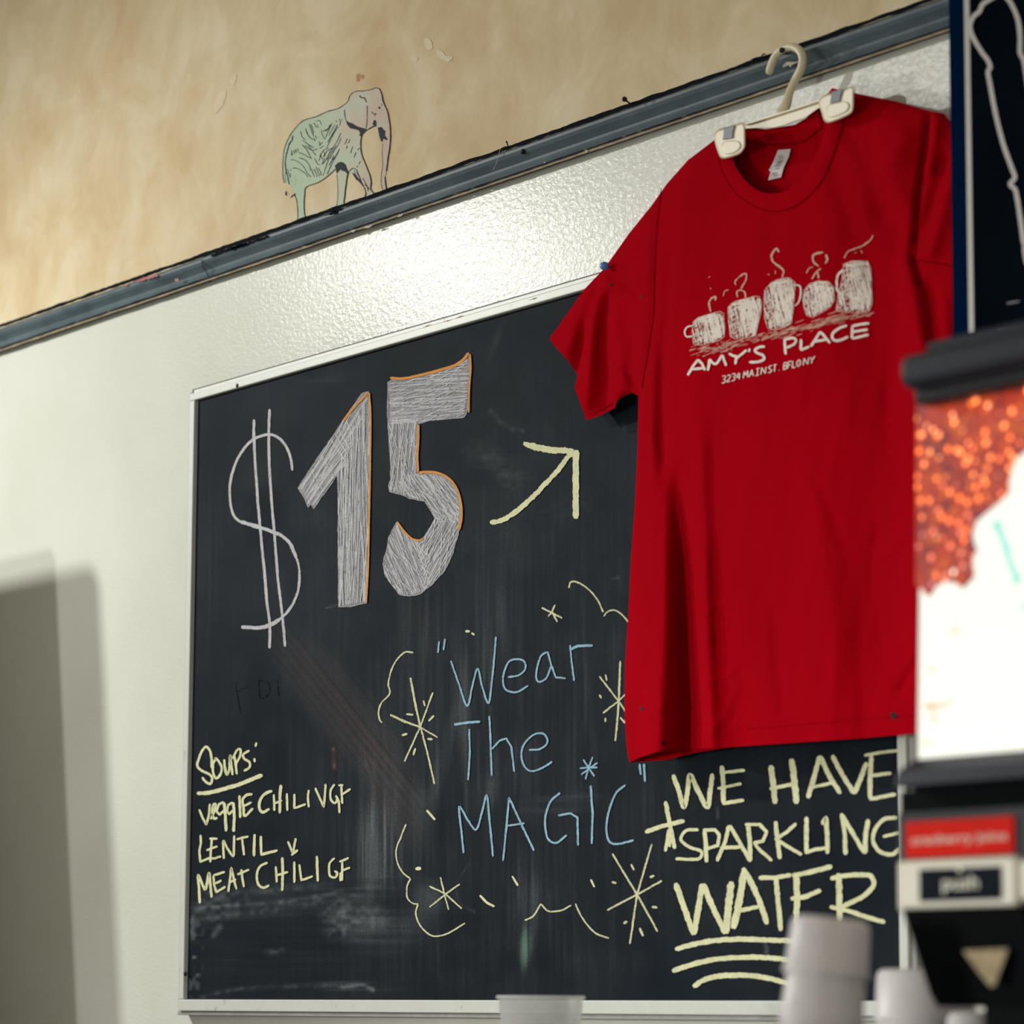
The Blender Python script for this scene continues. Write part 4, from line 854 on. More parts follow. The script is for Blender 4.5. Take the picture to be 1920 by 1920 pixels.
fr = outline[i0:-2]+[(1570, 168)]+[tuple(q_) for q_ in reversed(iu)]+[(1371, 262), (1366, 240)]
hem_i = fr.index((1250, 1425))
fr[hem_i:hem_i+3] = [(1200, 1420), (1235, 1409), (1280, 1405), (1330, 1403), (1370, 1401)]
cloth('body_front', fr, 1, M_RED, sh)
bk = [(1398, 237), (1415, 240), (1434, 242), (1452, 240), (1490, 234), (1512, 221), (1534, 199)]
back_ring = outline[i0-1:-1]+list(reversed(bk))
cloth('body_back', back_ring, -1, M_RED, sh, step=12)
def bmap(off): return lambda x, y: at(x, y, -(Ffun(x, y, -1)+off))
def band(name, a, b, mapper, mat, parent, label=None, n=40, m=5, bulge=.0012):
    A = np.array(crom(a, 3)); B = np.array(crom(b, 3)); A = A[np.linspace(0, len(A)-1, n).astype(int)]; B = B[np.linspace(0, len(B)-1, n).astype(int)]
    v = []; f = []
    for i in range(n):
        for k in range(m):
            t_ = k/(m-1); q_ = A[i]*(1-t_)+B[i]*t_; p = np.array(mapper(*q_)); p = p+(CAM-p)/np.linalg.norm(CAM-p)*bulge*math.sin(math.pi*min(1, max(0, t_)))
            v.append(p)
    for i in range(n-1):
        for k in range(m-1): f.append((i*m+k, i*m+k+1, (i+1)*m+k+1, (i+1)*m+k))
    return mesh(name, v, f, mat, parent, smooth=True, label=label)
band('collar', inner_u, outer_u, smap(.0012), M_RED, sh, 'ribbed front collar band', bulge=.0022)
band('collar', bk, [(1399, 265), (1418, 268), (1434, 270), (1452, 271), (1471, 271), (1509, 262), (1540, 240)], bmap(.0012), M_RED, sh, 'ribbed back collar band')
r = Rib(smap(.0022)); r.stroke(outer_u, 1.0, rough=.1, step=3)
r.stroke([(1240, 352), (1232, 420), (1227, 500), (1223, 600), (1203, 728)], 1.3, rough=.1)
r.stroke([(1742, 212), (1737, 280), (1724, 360), (1716, 480)], 1.6)
r.stroke([(1102, 778), (1128, 767), (1150, 755)], 1.3); r.stroke([(1718, 487), (1760, 494), (1800, 503)], 1.8)
x = 1400
while x < 1735: r.stroke([(x, 1367-(x-1400)*.085), (x+4, 1366.6-(x-1400)*.085)], 1.8); x += 8
tag(r.build('seam', M_REDSEAM, sh), kind='stuff')
r = Rib(bmap(.0028)); r.stroke([(1399, 265), (1434, 270), (1471, 271), (1509, 262), (1537, 240)], 1.5); r.build('seam', M_REDSEAM, sh)
# neck label: two leaves
TL = tf(1240, 40, 3.2)
def leaf(name, pts, off, parent, mat=M_LABEL):
    q_ = TL(pts); v, f = extrude_poly([bmap(off)(*p) for p in q_], [bmap(off-.0006)(*p) for p in q_]); return mesh(name, v, f, mat, parent)
lab = leaf('neck_label', [(700, 772), (776, 766), (765, 812), (733, 880), (718, 936), (640, 954), (655, 905), (645, 892), (668, 850)], .0035, sh)
lab['label'] = 'small white label inside the collar'
r = Rib(bmap(.0042))
for s_ in ([(700, 815), (730, 808)], [(695, 830), (738, 820)], [(690, 845), (730, 836)], [(680, 858), (722, 848)], [(676, 870), (716, 862)], [(680, 885), (710, 880)], [(660, 918), (695, 908)], [(665, 930), (712, 920)]): r.stroke(TL(s_), 1.7, rough=.5)
tag(r.build('label_print', M_LABELINK, lab), kind='stuff')
# chest print
TP = tf(1240, 420, 4.3636)
pr = Rib(smap(.0012)); pw = Rib(smap(.0010))
mugs = [[(262, 800), (300, 765), (400, 735), (480, 715), (510, 730), (518, 850), (515, 920), (480, 950), (400, 975), (340, 990), (265, 985), (250, 900)],
        [(545, 680), (600, 640), (680, 615), (760, 590), (800, 595), (820, 640), (815, 720), (790, 830), (770, 915), (700, 930), (600, 940), (565, 920), (550, 800)],
        [(845, 540), (880, 500), (960, 455), (1050, 442), (1095, 480), (1090, 560), (1080, 700), (1065, 810), (1000, 850), (920, 865), (870, 850), (845, 780), (840, 650)],
        [(1170, 540), (1210, 490), (1290, 465), (1370, 475), (1410, 520), (1415, 620), (1380, 680), (1300, 730), (1240, 765), (1190, 750), (1165, 680), (1158, 600)],
        [(1490, 330), (1560, 302), (1690, 305), (1715, 370), (1720, 500), (1725, 640), (1700, 720), (1600, 725), (1500, 720), (1430, 710), (1450, 560), (1480, 450)]]
for k, mg in enumerate(mugs):
    q_ = TP(mg); xs = [p[0] for p in q_]; xm = min(xs)+.42*(max(xs)-min(xs)); y0 = min(p[1] for p in q_); y1 = max(p[1] for p in q_)
    pw.stroke(list(q_)+[q_[0]], 1.5, smooth=False, rough=.4, taper=False)
    # right side printed solid, left side scratchy
    hatch(pr, q_, 78, 1.6, 1.7, 50+k, dens=.82, lmin=4, lmax=26, rough=.5)
    hatch(pr, q_, 150, 2.6, 1.3, 60+k, dens=.75, lmin=4, lmax=24, rough=.5)
    sol = [p for p in q_]
    sub = [((p[0]-xm)*.93+xm+2 if p[0] > xm else xm+(p[0]-xm)*.15, y0+(p[1]-y0)*.86+(y1-y0)*.10) for p in q_]
    hatch(pr, sub, 76, 1.5, 2.0, 70+k, dens=.97, lmin=8, lmax=50, rough=.3)
    # liquid ellipse
for cx, cy, rx, ry, an in ((375, 772, 98, 26, -14), (665, 648, 105, 30, -12), (968, 478, 92, 28, -18), (1290, 498, 92, 24, -10), (1588, 325, 96, 22, -6)):
    e = [(cx+rx*math.cos(a)*math.cos(math.radians(an))-ry*math.sin(a)*math.sin(math.radians(an)), cy+rx*math.cos(a)*math.sin(math.radians(an))+ry*math.sin(a)*math.cos(math.radians(an))) for a in np.linspace(0, 2*math.pi, 26)]
    hatch(pr, TP(e), an, 1.4, 1.8, int(cx), dens=.95, lmin=10, lmax=60); pw.stroke(TP(e), 1.2, smooth=False, rough=.5)
pr.stroke(TP([(258, 832), (210, 845), (190, 885), (208, 922), (252, 918)]), 3.0, rough=.2); pr.stroke(TP([(1095, 500), (1132, 505), (1142, 560), (1125, 640), (1090, 672)]), 3.0, rough=.3); pr.stroke(TP([(1485, 372), (1440, 425), (1435, 520), (1462, 575)]), 4.0, rough=.4)
for s_, w_ in (([(405, 718), (392, 670), (400, 620), (440, 592), (442, 625)], 3.2), ([(688, 605), (680, 560), (650, 540), (618, 560), (625, 600)], 2.8), ([(650, 530), (690, 460), (692, 408), (655, 418), (605, 468), (610, 500)], 2.8), ([(990, 440), (1000, 380), (940, 330), (910, 300), (905, 250), (940, 203), (962, 230)], 3.8),
               ([(1285, 345), (1240, 300), (1250, 250), (1325, 232)], 4), ([(1345, 250), (1360, 290), (1340, 322)], 3.6), ([(1232, 452), (1262, 400), (1305, 362)], 2.6), ([(1275, 390), (1288, 445)], 2.6), ([(1185, 402), (1210, 360), (1240, 352)], 1.8), ([(1495, 280), (1530, 225), (1640, 182), (1710, 130), (1732, 92)], 2.4), ([(505, 590), (520, 550), (550, 538)], 1.8),
               ([(1580, 240), (1600, 228)], 1.5), ([(1632, 215), (1645, 240)], 2), ([(385, 440), (400, 428)], 1.4), ([(400, 520), (405, 535)], 1.6), ([(870, 412), (885, 416)], 1.6), ([(932, 380), (934, 410)], 1.6)):
    pw.stroke(TP(s_), w_, rough=.35, step=1.6)
rr = random.Random(11)
for k in range(250):
    u_ = rr.random(); x = 195+u_*1500; y = 1075-u_*350+rr.gauss(0, 24)*(1-.3*u_)
    if u_ > .02 and not any(inside(m_, x, y-15) for m_ in mugs):
        L = rr.uniform(15, 85); pw.stroke(TP([(x, y), (x+L*.5, y-L*.16), (x+L, y-L*.36)]), rr.uniform(.7, 1.5), rough=.4)
tag(pr.build('mug_print', M_PRINT, sh, 'cream print of five steaming mugs in a row'), kind='stuff'); tag(pw.build('sketch_print', M_PRINT2, sh, 'thin sketchy cream lines around the mugs'), kind='stuff')
r = Rib(smap(.0014))
for s_ in ([(215, 1238), (262, 1160), (300, 1108)], [(300, 1108), (330, 1140), (358, 1198)], [(250, 1188), (350, 1178)], [(378, 1200), (390, 1150), (393, 1105)], [(393, 1105), (420, 1135), (448, 1150)], [(448, 1150), (475, 1110), (498, 1070)], [(498, 1070), (512, 1110), (530, 1160)],
           [(552, 1058), (585, 1078), (620, 1085)], [(698, 1030), (650, 1070), (612, 1100), (605, 1148)], [(722, 1018), (716, 1048)], [(848, 1002), (800, 1008), (765, 1035), (790, 1058), (832, 1075), (840, 1105), (790, 1128), (718, 1130)],
           [(1018, 1068), (1012, 1005), (1008, 938)], [(1000, 948), (1075, 932), (1102, 950), (1085, 985), (1025, 1012)], [(1142, 942), (1140, 1032)], [(1140, 1032), (1212, 1003)], [(1222, 1003), (1270, 930), (1300, 880)], [(1300, 880), (1340, 925), (1380, 975)], [(1240, 962), (1352, 945)],
           [(1520, 830), (1460, 850), (1405, 893), (1400, 935), (1430, 955), (1480, 945), (1530, 922)], [(1702, 812), (1630, 820), (1558, 835)], [(1562, 835), (1560, 938)], [(1560, 938), (1697, 905)], [(1565, 882), (1690, 862)]):
    r.stroke(TP(s_), 5.0, smooth=len(s_) > 4, rough=.10, step=2)
r.build_split('printed_letter', M_PRINT, sh, "cream letter of AMY'S PLACE", 0)
GL = {'3': [[(0, 0), (.7, 0), (1, .22), (.6, .48), (1, .75), (.7, 1), (0, 1)], [(.3, .48), (.6, .48)]], '2': [[(0, .15), (.5, 0), (1, .2), (.8, .5), (0, 1), (1, 1)]], '4': [[(.55, 0), (0, .62), (1, .62)], [(.8, .1), (.75, 1)]],
      'M': [[(0, 1), (.1, 0), (.5, .6), (.9, 0), (1, 1)]], 'A': [[(0, 1), (.5, 0), (1, 1)], [(.2, .65), (.8, .65)]], 'I': [[(.1, 0), (.9, 0)], [(.5, 0), (.5, 1)], [(.1, 1), (.9, 1)]], 'N': [[(0, 1), (.05, 0), (.95, 1), (1, 0)]],
      'S': [[(1, .05), (.4, 0), (0, .22), (.5, .48), (1, .75), (.6, 1), (0, .95)]], 'T': [[(0, 0), (1, 0)], [(.5, 0), (.5, 1)]], '.': [[(.4, .92), (.6, 1)]], 'B': [[(0, 0), (0, 1), (.8, .95), (1, .75), (.8, .5), (0, .48)], [(0, 0), (.8, .05), (.9, .25), (.8, .48)]],
      'F': [[(1, 0), (0, 0), (0, 1)], [(0, .5), (.8, .5)]], 'L': [[(0, 0), (0, 1), (1, 1)]], 'O': [[(.5, 0), (0, .3), (0, .75), (.5, 1), (1, .75), (1, .3), (.5, 0)]], 'Y': [[(0, 0), (.5, .5), (1, 0)], [(.5, .5), (.4, 1)]]}
r = Rib(smap(.0014))
for txt, x0, x1 in (('3234', 492, 652), ('MAIN', 668, 862), ('ST.', 872, 985), ('BFLO', 998, 1142), ('NY', 1160, 1262)):
    n = len(txt); wch = (x1-x0)/n
    for i, ch in enumerate(txt):
        bx = x0+i*wch; g = wch*.78
        for s_ in GL[ch]:
            pts = []
            for a_, b_ in s_:
                x = bx+a_*g; base_y = 1302-(x-492)*.218
                pts.append((x+(1-b_)*6, base_y-56+b_*56))
            r.stroke(TP(pts), 2.1, smooth=False, rough=.1, step=2)
tag(r.build('address_lettering', M_PRINT, sh, 'small cream lettering 3234 MAIN ST. BFLO NY'), kind='stuff')
r = Rib(smap(.0008))
for x, y, s in ((1203, 1329, 5), (1245, 1392, 5), (1676, 1342, 8), (1144, 534, 3), (1203, 556, 3.5)):
    r.fill([(x+s*math.cos(a)*rnd.uniform(.6, 1), y+s*math.sin(a)*rnd.uniform(.7, 1.1)) for a in np.linspace(0, 6.2, 10)], True, step=2)
tag(r.build('smudge', M_STAIN, sh, 'small dark smudges near the hem and sleeve'), kind='stuff')
# push pin in the sleeve
pp = Vector(smap(.012)(1134, 499)); pn = empty('push_pin', pp, 'round blue push pin fixing the left sleeve of the red shirt', 'pin')
pp2 = Vector(smap(.0)(1137, 501))
v, f = lathevf([(.0001, .0062), (.003, .0058), (.0050, .0035), (.0056, 0), (.005, -.003), (.003, -.0048), (.0015, -.006), (.0001, -.0062)], pp, 20, (-.2, -1, .1)); mesh('pin_head', v, f, M_BLUEPIN, pn, True)
v, f = tubevf([pp, Vector(at(1137, 501, -.010))], .0006, 6); mesh('pin_shaft', v, f, M_STEEL, pn, True)

# ------------------------------------------------------------------ hanger
HY = -.056
hg = empty('clip_hanger', at(1470, 205, HY), 'ivory plastic trouser hanger with two clips hooked on a nail', 'hanger')
hp = crom([(1463, 214), (1474, 196), (1481, 172), (1491, 150), (1502, 128), (1505, 110), (1500, 96), (1487, 88), (1470, 91), (1457, 101), (1449, 115), (1443, 133)], 3)
v, f = tubevf([at(x, y, HY+.010) if i > len(hp)*.35 else at(x, y, HY+.010*i/(len(hp)*.35)) for i, (x, y) in enumerate(hp)], [.0050+.0020*max(0, 1-i/14) for i in range(len(hp))], 12)
v = [Vector(q_) for q_ in v]; mesh('hook', v, f, M_IVORY, hg, True)
v, f = lathevf([(.0050, 0), (.0042, .003), (.002, .0045), (.0001, .0048)], at(1443, 133, HY+.010), 12, at(1443, 134, HY+.010)-at(1449, 115, HY+.010)); mesh('hook', v, f, M_IVORY, hg, True)
def plate(name, ring, yf, th, mat, parent, inset=3.0, label=None, step=4, smooth=True, peak=0.0):
    c = crom(ring, step, True) if smooth else poly(list(ring)+[ring[0]], step)[:-1]
    cx = sum(p[0] for p in c)/len(c); cy = sum(p[1] for p in c)/len(c); n = len(c)
    def shrink(k): return [(p[0]-(p[0]-cx)/max(1e-6, math.hypot(p[0]-cx, p[1]-cy))*k, p[1]-(p[1]-cy)/max(1e-6, math.hypot(p[0]-cx, p[1]-cy))*k) for p in c]
    rings = [(c, yf+th), (c, yf+th*.35), (shrink(inset*.35), yf+th*.08), (shrink(inset), yf)]
    v = []; f = []
    for rg, y in rings: v += [at(p[0], p[1], y) for p in rg]
    for k in range(3):
        for i in range(n): f.append((k*n+i, k*n+(i+1) % n, (k+1)*n+(i+1) % n, (k+1)*n+i))
    if peak:
        v.append(at(cx, cy, yf-peak)); f += [(3*n+i, 3*n+(i+1) % n, 4*n) for i in range(n)]
    else: f.append(tuple(3*n+i for i in range(n)))
    f.append(tuple(range(n-1, -1, -1)))
    return mesh(name, v, f, mat, parent, smooth=False, label=label)
plate('bar', [(1392, 232), (1410, 228.5), (1475, 208.5), (1540, 187), (1556, 182), (1556, 196), (1535, 203), (1512, 220), (1470, 236), (1452, 240), (1425, 240), (1392, 242)], HY-.004, .008, M_IVORY, hg, 2, smooth=False)
plate('bar_lip', [(1396, 231), (1410, 227), (1475, 207), (1540, 186), (1540, 188.5), (1475, 210), (1410, 230.5), (1396, 234)], HY-.008, .012, M_IVORY, hg, .6, smooth=False)
for ring, sp, gr in (([(1339, 252), (1345, 244), (1366, 238), (1385, 232), (1395, 231), (1397, 240), (1398, 262), (1397, 276), (1389, 288), (1375, 294), (1358, 298), (1350, 295), (1344, 280), (1340, 265)], [(1357, 240), (1377, 235), (1374, 248), (1373, 259), (1355, 262), (1357, 250)], [(1352, 275), (1357, 266), (1372, 263), (1386, 266), (1388, 276), (1378, 286), (1360, 289)]),
                     ([(1535, 188), (1541, 181), (1560, 174), (1582, 168), (1599, 163), (1601, 175), (1601, 200), (1598, 211), (1588, 218), (1570, 226), (1552, 231), (1545, 226), (1540, 210), (1536, 198)], [(1558, 172), (1580, 166), (1576, 180), (1574, 190), (1556, 194), (1558, 182)], [(1549, 207), (1552, 198), (1566, 193), (1585, 190), (1592, 196), (1588, 208), (1570, 217), (1554, 220)])):
    cx = sum(p[0] for p in ring)/len(ring); cy = sum(p[1] for p in ring)/len(ring)
    cl_ = plate('clip', ring, -.0935, .011, M_IVORY, hg, 4)
    plate('spring', sp, -.0955, .003, M_STEEL, cl_, .8, 'steel spring strip', smooth=False)
    plate('thumb_pad', gr, -.0950, .002, M_IVORY, cl_, 2.5)
    rb3 = [(p[0]+3, p[1]-2) for p in ring]; plate('clip', rb3, -.048, .006, M_IVORY, hg, 2, 'rear jaw of the clip')

# ------------------------------------------------------------------ hanging sign at right
PY_ = -.25
pl_t = at(1768, -40, PY_); pl_b = at(1800, 650, PY_)
sx0 = (at(1769, 0, PY_)[0]+at(1794, 623, PY_)[0])/2; sz0 = at(1794, 700, PY_)[2]; sz1 = sz0+.95; sx1 = sx0+.62
sg = empty('hanging_sign', (sx0+.31, PY_, sz1), 'tall navy and black sign with white line figure hanging behind the juice machine', 'sign')
box('sign_board', sx0, sx1, PY_, PY_+.02, sz0, sz1, M_NAVY, sg, b=.002)
lx = (at(1807, 0, PY_)[0]+at(1833, 620, PY_)[0])/2
lw = .0085*.9; zline = at(1833, 621, PY_)[2]
box('black_field', lx, sx1-(lx-sx0), PY_-.0012, PY_-.0002, zline, sz1-.05, M_BLACKB, sg)
for x0, x1, z0, z1 in ((lx-lw/2, lx+lw/2, zline, sz1-.05), (sx1-(lx-sx0)-lw/2, sx1-(lx-sx0)+lw/2, zline, sz1-.05), (lx, sx1-(lx-sx0), sz1-.05-lw, sz1-.05)):
    box('border_line', x0, x1, PY_-.0024, PY_-.0014, z0, z1, M_SIGNW, sg)
TQ = tf(1700, 0, 2.823)
r = Rib(lambda x, y: at(x, y, PY_-.0030))
lo_ = TQ([(620, 1300), (600, 1150), (575, 1005), (548, 975), (572, 940), (560, 900), (510, 760), (470, 600), (440, 440), (430, 380), (442, 355), (430, 320), (400, 280), (352, 200), (335, 140), (352, 90), (385, 60), (400, 25), (435, 0), (470, -20), (510, -25), (540, 0), (568, 50), (590, 110), (600, 200), (600, 280), (618, 315), (640, 450), (670, 700), (700, 900), (730, 1150), (760, 1400)])
r.stroke(lo_, 8.5, rough=.03, step=3)
r.stroke(TQ([(620, 1300), (640, 1400), (700, 1450), (760, 1400)]), 8.5, rough=.03)
r.build('outline_figure', M_SIGNW, sg, 'white outline drawing')
r = Rib(lambda x, y: at(x, y, PY_-.0030)); r.stroke(TQ([(530, 1606), (597, 1594)]), 2.6); r.stroke(TQ([(475, 1740), (560, 1727), (700, 1705)]), 4.5); r.stroke(TQ([(533, 1760), (603, 1750)]), 3.2); tag(r.build('small_print', M_SIGNG, sg), kind='stuff')
for xx in (sx0+.08, sx1-.08):
    v, f = tubevf([(xx, PY_+.01, sz1-.01), (xx, PY_+.01, 4.2)], .002, 6); mesh('cord', v, f, M_CORD, sg)

# ------------------------------------------------------------------ counter
CZ = 1.05
ct = empty('back_counter', (-2, -.9, 0), 'grey counter carrying the juice machine and cups', 'counter')
box('counter_top', -3.6, -.6, -1.35, -.06, CZ-.04, CZ, M_COUNTER, ct, b=.004)
box('cabinet', -3.55, -.65, -1.30, -.08, .0, CZ-.041, M_COOLER, ct)

# ------------------------------------------------------------------ juice dispenser
DY = -.80
def dx(px, py): return at(px, py, DY)[0]
def dz(px, py): return at(px, py, DY)[2]
x0 = (dx(1718, 740)+dx(1715, 1420))/2
W_ = .46; x1 = x0+W_
zlb = dz(1716, 1424); zlt = dz(1718, 738)+.004
jd = empty('juice_dispenser', (x0+W_/2, DY+.25, CZ), 'black juice dispenser with glowing berry picture and push buttons', 'dispenser')
# lit picture panel, leaning back slightly
lean = .009
def lp(px, py, off=0.0):
    p = at(px, py, DY); t_ = (p[2]-zlb)/(zlt-zlb); return at(px, py, DY+lean*t_-off)
def panel_pt(x, z, off=0.0):
    t_ = (z-zlb)/(zlt-zlb); return (x, DY+lean*t_-off, z)
xe0 = at(1717, 1100, DY)[0]
v = [panel_pt(xe0, zlb), panel_pt(x1, zlb), panel_pt(x1, zlt+.01), panel_pt(xe0, zlt+.01)]
v += [(p[0], DY+.06, p[2]) for p in v]
mesh('lit_picture', v, [(0, 1, 2, 3), (4, 7, 6, 5), (0, 4, 5, 1), (3, 2, 6, 7), (0, 3, 7, 4), (1, 5, 6, 2)], M_LIT, jd, label='glowing white picture panel')
xe_px = 1717
r = Rib(lambda x, y: lp(x, y, .0006))
r.fill([(1718.5, 700), (1718, 900), (1717.5, 1095), (1722, 1100), (1730, 1106), (1738, 1118), (1747, 1116), (1754, 1102), (1766, 1093), (1780, 1091), (1793, 1094), (1806, 1104), (1818, 1092), (1828, 1080), (1824, 1058), (1827, 1040), (1834, 1032), (1827, 1020), (1824, 1000), (1829, 985), (1834, 975), (1870, 945), (1893, 924), (1892, 905), (1898, 880), (1905, 862), (1925, 845), (1990, 800), (2060, 740), (2110, 640), (2000, 640)], step=5)
r.build('berry_print', M_BERRY, jd, 'glowing red berry picture')
r = Rib(lambda x, y: lp(x, y, .0008))
TT = tf(1740, 940, 6.8556)
r.fill(TT([(795, 320), (860, 260), (925, 215), (940, 260), (960, 350), (1000, 470), (1035, 550), (1062, 568), (1052, 600), (1075, 720), (1130, 860), (1175, 950), (1228, 992), (1160, 1050), (1095, 1115), (1100, 1040), (1075, 950), (1020, 800), (960, 620), (920, 490), (880, 400), (840, 350)]), step=1.5)
r.fill(TT([(1170, 1365), (1240, 1300), (1300, 1330), (1290, 1420)]), step=2)
r.fill(TT([(1095, 65), (1125, 45), (1130, 75)]), step=2)
r.build('teal_lettering', M_TEAL, jd, 'pale teal letter on the lit panel')
r = Rib(lambda x, y: lp(x, y, .0007))
for pl in ([(1730, 1324), (1742, 1318), (1770, 1320), (1782, 1312), (1780, 1322), (1745, 1330)], [(1742, 1250), (1752, 1256), (1746, 1264)], [(1728, 1392), (1745, 1388), (1740, 1396)], [(1786, 1180), (1796, 1176), (1790, 1192)], [(1745, 1330), (1754, 1345), (1750, 1360)]): r.fill(pl, True, step=3)
tag(r.build('peach_print', M_PEACH, jd), kind='stuff')
# housing behind
box('housing', x0+.002, x1+.03, DY+.062, DY+.42, CZ+.03, zlt+.012, M_BLK2, jd, b=.004)
# cap
cz0 = dz(1690, 748); cz1 = dz(1690, 678); cx0 = at(1680, 700, DY-.022)[0]
box('cap', cx0, x1+.045, DY-.022, DY+.43, cz0+.002, cz1, M_CHAR, jd, b=.010)
box('cap_underside', cx0+.006, x1+.04, DY-.010, DY+.42, cz0-.010, cz0+.006, M_BLK, jd, b=.004)
box('cap_step', at(1734, 650, DY+.0)[0], x1+.02, DY+.0, DY+.40, cz1+.0005, dz(1734, 640), M_CHAR, jd, b=.005)
# lower console
kz1 = dz(1690, 1428); kz0 = dz(1690, 1480); kx0 = at(1687, 1450, DY-.022)[0]
def prism_x(name, xa, xb, prof_, mat, label=None):
    v = [(xa, y, z) for y, z in prof_]+[(xb, y, z) for y, z in prof_]; n = len(prof_)
    f = [tuple(range(n)), tuple(range(2*n-1, n-1, -1))]+[(i, (i+1) % n, (i+1) % n+n, i+n) for i in range(n)]
    return mesh(name, v, f, mat, jd, label=label)
prism_x('console_ledge', kx0, x1+.045, [(DY+.02, kz1+.004), (DY-.006, kz1), (DY-.024, kz1-.010), (DY-.028, kz0), (DY+.02, kz0-.004)], M_CHAR)
gz = dz(1690, 1528); bz1 = dz(1690, 1612); bz0 = dz(1690, 1702)
box('recess', at(1688, 1500, DY-.006)[0], x1+.03, DY-.006, DY+.06, gz, kz0-.002, M_BLK2, jd)
box('console_panel', at(1681, 1570, DY-.018)[0], x1+.045, DY-.018, DY+.06, bz0-.002, gz+.001, M_BLK, jd, b=.003)
YB = DY-.018
def rect_px(name, pa, pb, pc, pd, yb, th, mat, parent, label=None, b=.0015):
    """axis-aligned plate through two opposite pixel corners"""
    p = at(*pa, yb-th); q_ = at(*pc, yb-th)
    return box(name, min(p[0], q_[0]), max(p[0], q_[0]), yb-th, yb-.0003, min(p[2], q_[2]), max(p[2], q_[2]), mat, parent, b=b, label=label)
fl_ = rect_px('flavour_label', (1697, 1542), None, (1901, 1600), None, YB, .002, M_REDL, jd, 'bright red flavour label', b=.0008)
def text_mesh(name, body, pa, pb, y, mat, parent, bold=0.0, label=None, shear=0.0):
    cu = bpy.data.curves.new(name, 'FONT'); cu.body = body; cu.size = 1; cu.extrude = 0; cu.offset = bold; cu.shear = shear; cu.resolution_u = 3
    to = bpy.data.objects.new('tmp', cu); COL.objects.link(to); dg = bpy.context.evaluated_depsgraph_get(); dg.update()
    me = bpy.data.meshes.new_from_object(to.evaluated_get(dg)); bpy.data.objects.remove(to)
    co = np.array([v_.co[:] for v_ in me.vertices]); mn, mx_ = co.min(0), co.max(0)
    A = at(*pa, y); B = at(*pb, y)   # lower-left, upper-right
    W = [(A[0]+(c_[0]-mn[0])/(mx_[0]-mn[0])*(B[0]-A[0]), y, A[2]+(c_[1]-mn[1])/(mx_[1]-mn[1])*(B[2]-A[2])) for c_ in co]
    return mesh(name, W, [tuple(p.vertices) for p in me.polygons], mat, parent, label=label)
text_mesh('label_lettering', 'cranberry juice', (1708, 1590), (1888, 1557), YB-.0026, M_REDT, fl_, .03)
def button(pxa, pxb):
    bt = rect_px('push_button', pxa, None, pxb, None, YB, .012, M_BTN, jd, 'pale push button frame', b=.004)
    return bt
bt = button((1680, 1614), (1906, 1704))
ins = rect_px('button_insert', (1723, 1630), None, (1877, 1686), None, YB-.0125, .0008, M_BTNI, bt, 'dark insert', b=.0)
text_mesh('push_lettering', 'push', (1767, 1677), (1834, 1640), YB-.0142, M_BTNT, bt, .02)
r = Rib(lambda x, y: at(x, y, YB-.0142)); r.stroke([(1795, 1629), (1803, 1634)], 8); r.build('button_mark', M_BTNT, bt)
bt2 = button((1908, 1611), (2110, 1685)); rect_px('button_insert', (1942, 1628), None, (2080, 1672), None, YB-.0125, .0008, M_BTNI, bt2, 'dark insert', b=.0)
# nozzle cover, tapering down
NY0, NY1 = DY-.034, DY+.05
def ntap(zf, xa, xb, y0, y1): return [(xa, y0, zf), (xb, y0, zf), (xb, y1, zf), (xa, y1, zf)]
za = dz(1690, 1708); zb2 = at(1735, 1888, NY0)[2]
xa0 = at(1692, 1710, NY0)[0]; xa1 = xa0+.132*1.0; xb0 = at(1733, 1870, NY0)[0]; xb1 = at(1930, 1880, NY0)[0]
rg = []
for k in range(9):
    t_ = k/8; z_ = za+(zb2-za)*t_; cur = 1 if k < 8 else .93
    a_ = xa0+(xb0-xa0)*t_+(0.004 if k == 8 else 0); b_ = xa1+(xb1-xa1)*t_-(0.004 if k == 8 else 0)
    rg.append(ntap(z_, a_, b_, NY0+.010*t_, NY1-.01*t_))
v = [p for q_ in rg for p in q_]; f = []
for k in range(8):
    for i in range(4): f.append((k*4+i, k*4+(i+1) % 4, (k+1)*4+(i+1) % 4, (k+1)*4+i))
f += [(0, 1, 2, 3), (35, 34, 33, 32)]
nz_ = mesh('nozzle_cover', v, f, M_BLK2, jd)
r = Rib(lambda x, y: at(x, y, NY0+.0045)); r.fill([(1817, 1783), (1901, 1779), (1888, 1815), (1876, 1848), (1868, 1850), (1845, 1822)], step=3)
r.v = [np.array(p)+np.array([0, -.006+.0, 0]) for p in r.v]; r.build('gold_triangle', M_GOLD, nz_, 'gold triangle mark')
box('nozzle_cover', xa1+.03, xa1+.15, NY0, NY1, zb2+.01, za, M_BLK2, jd, b=.004)
for xx in (x0+.03, x1-.03):
    for yy in (DY+.10, DY+.38): box('foot', xx-.02, xx+.02, yy-.02, yy+.02, CZ, CZ+.031, M_BLK, jd, b=.003)
box('drip_tray', x0+.03, x1, DY-.05, DY+.061, CZ, CZ+.03, M_BLK, jd, b=.004)

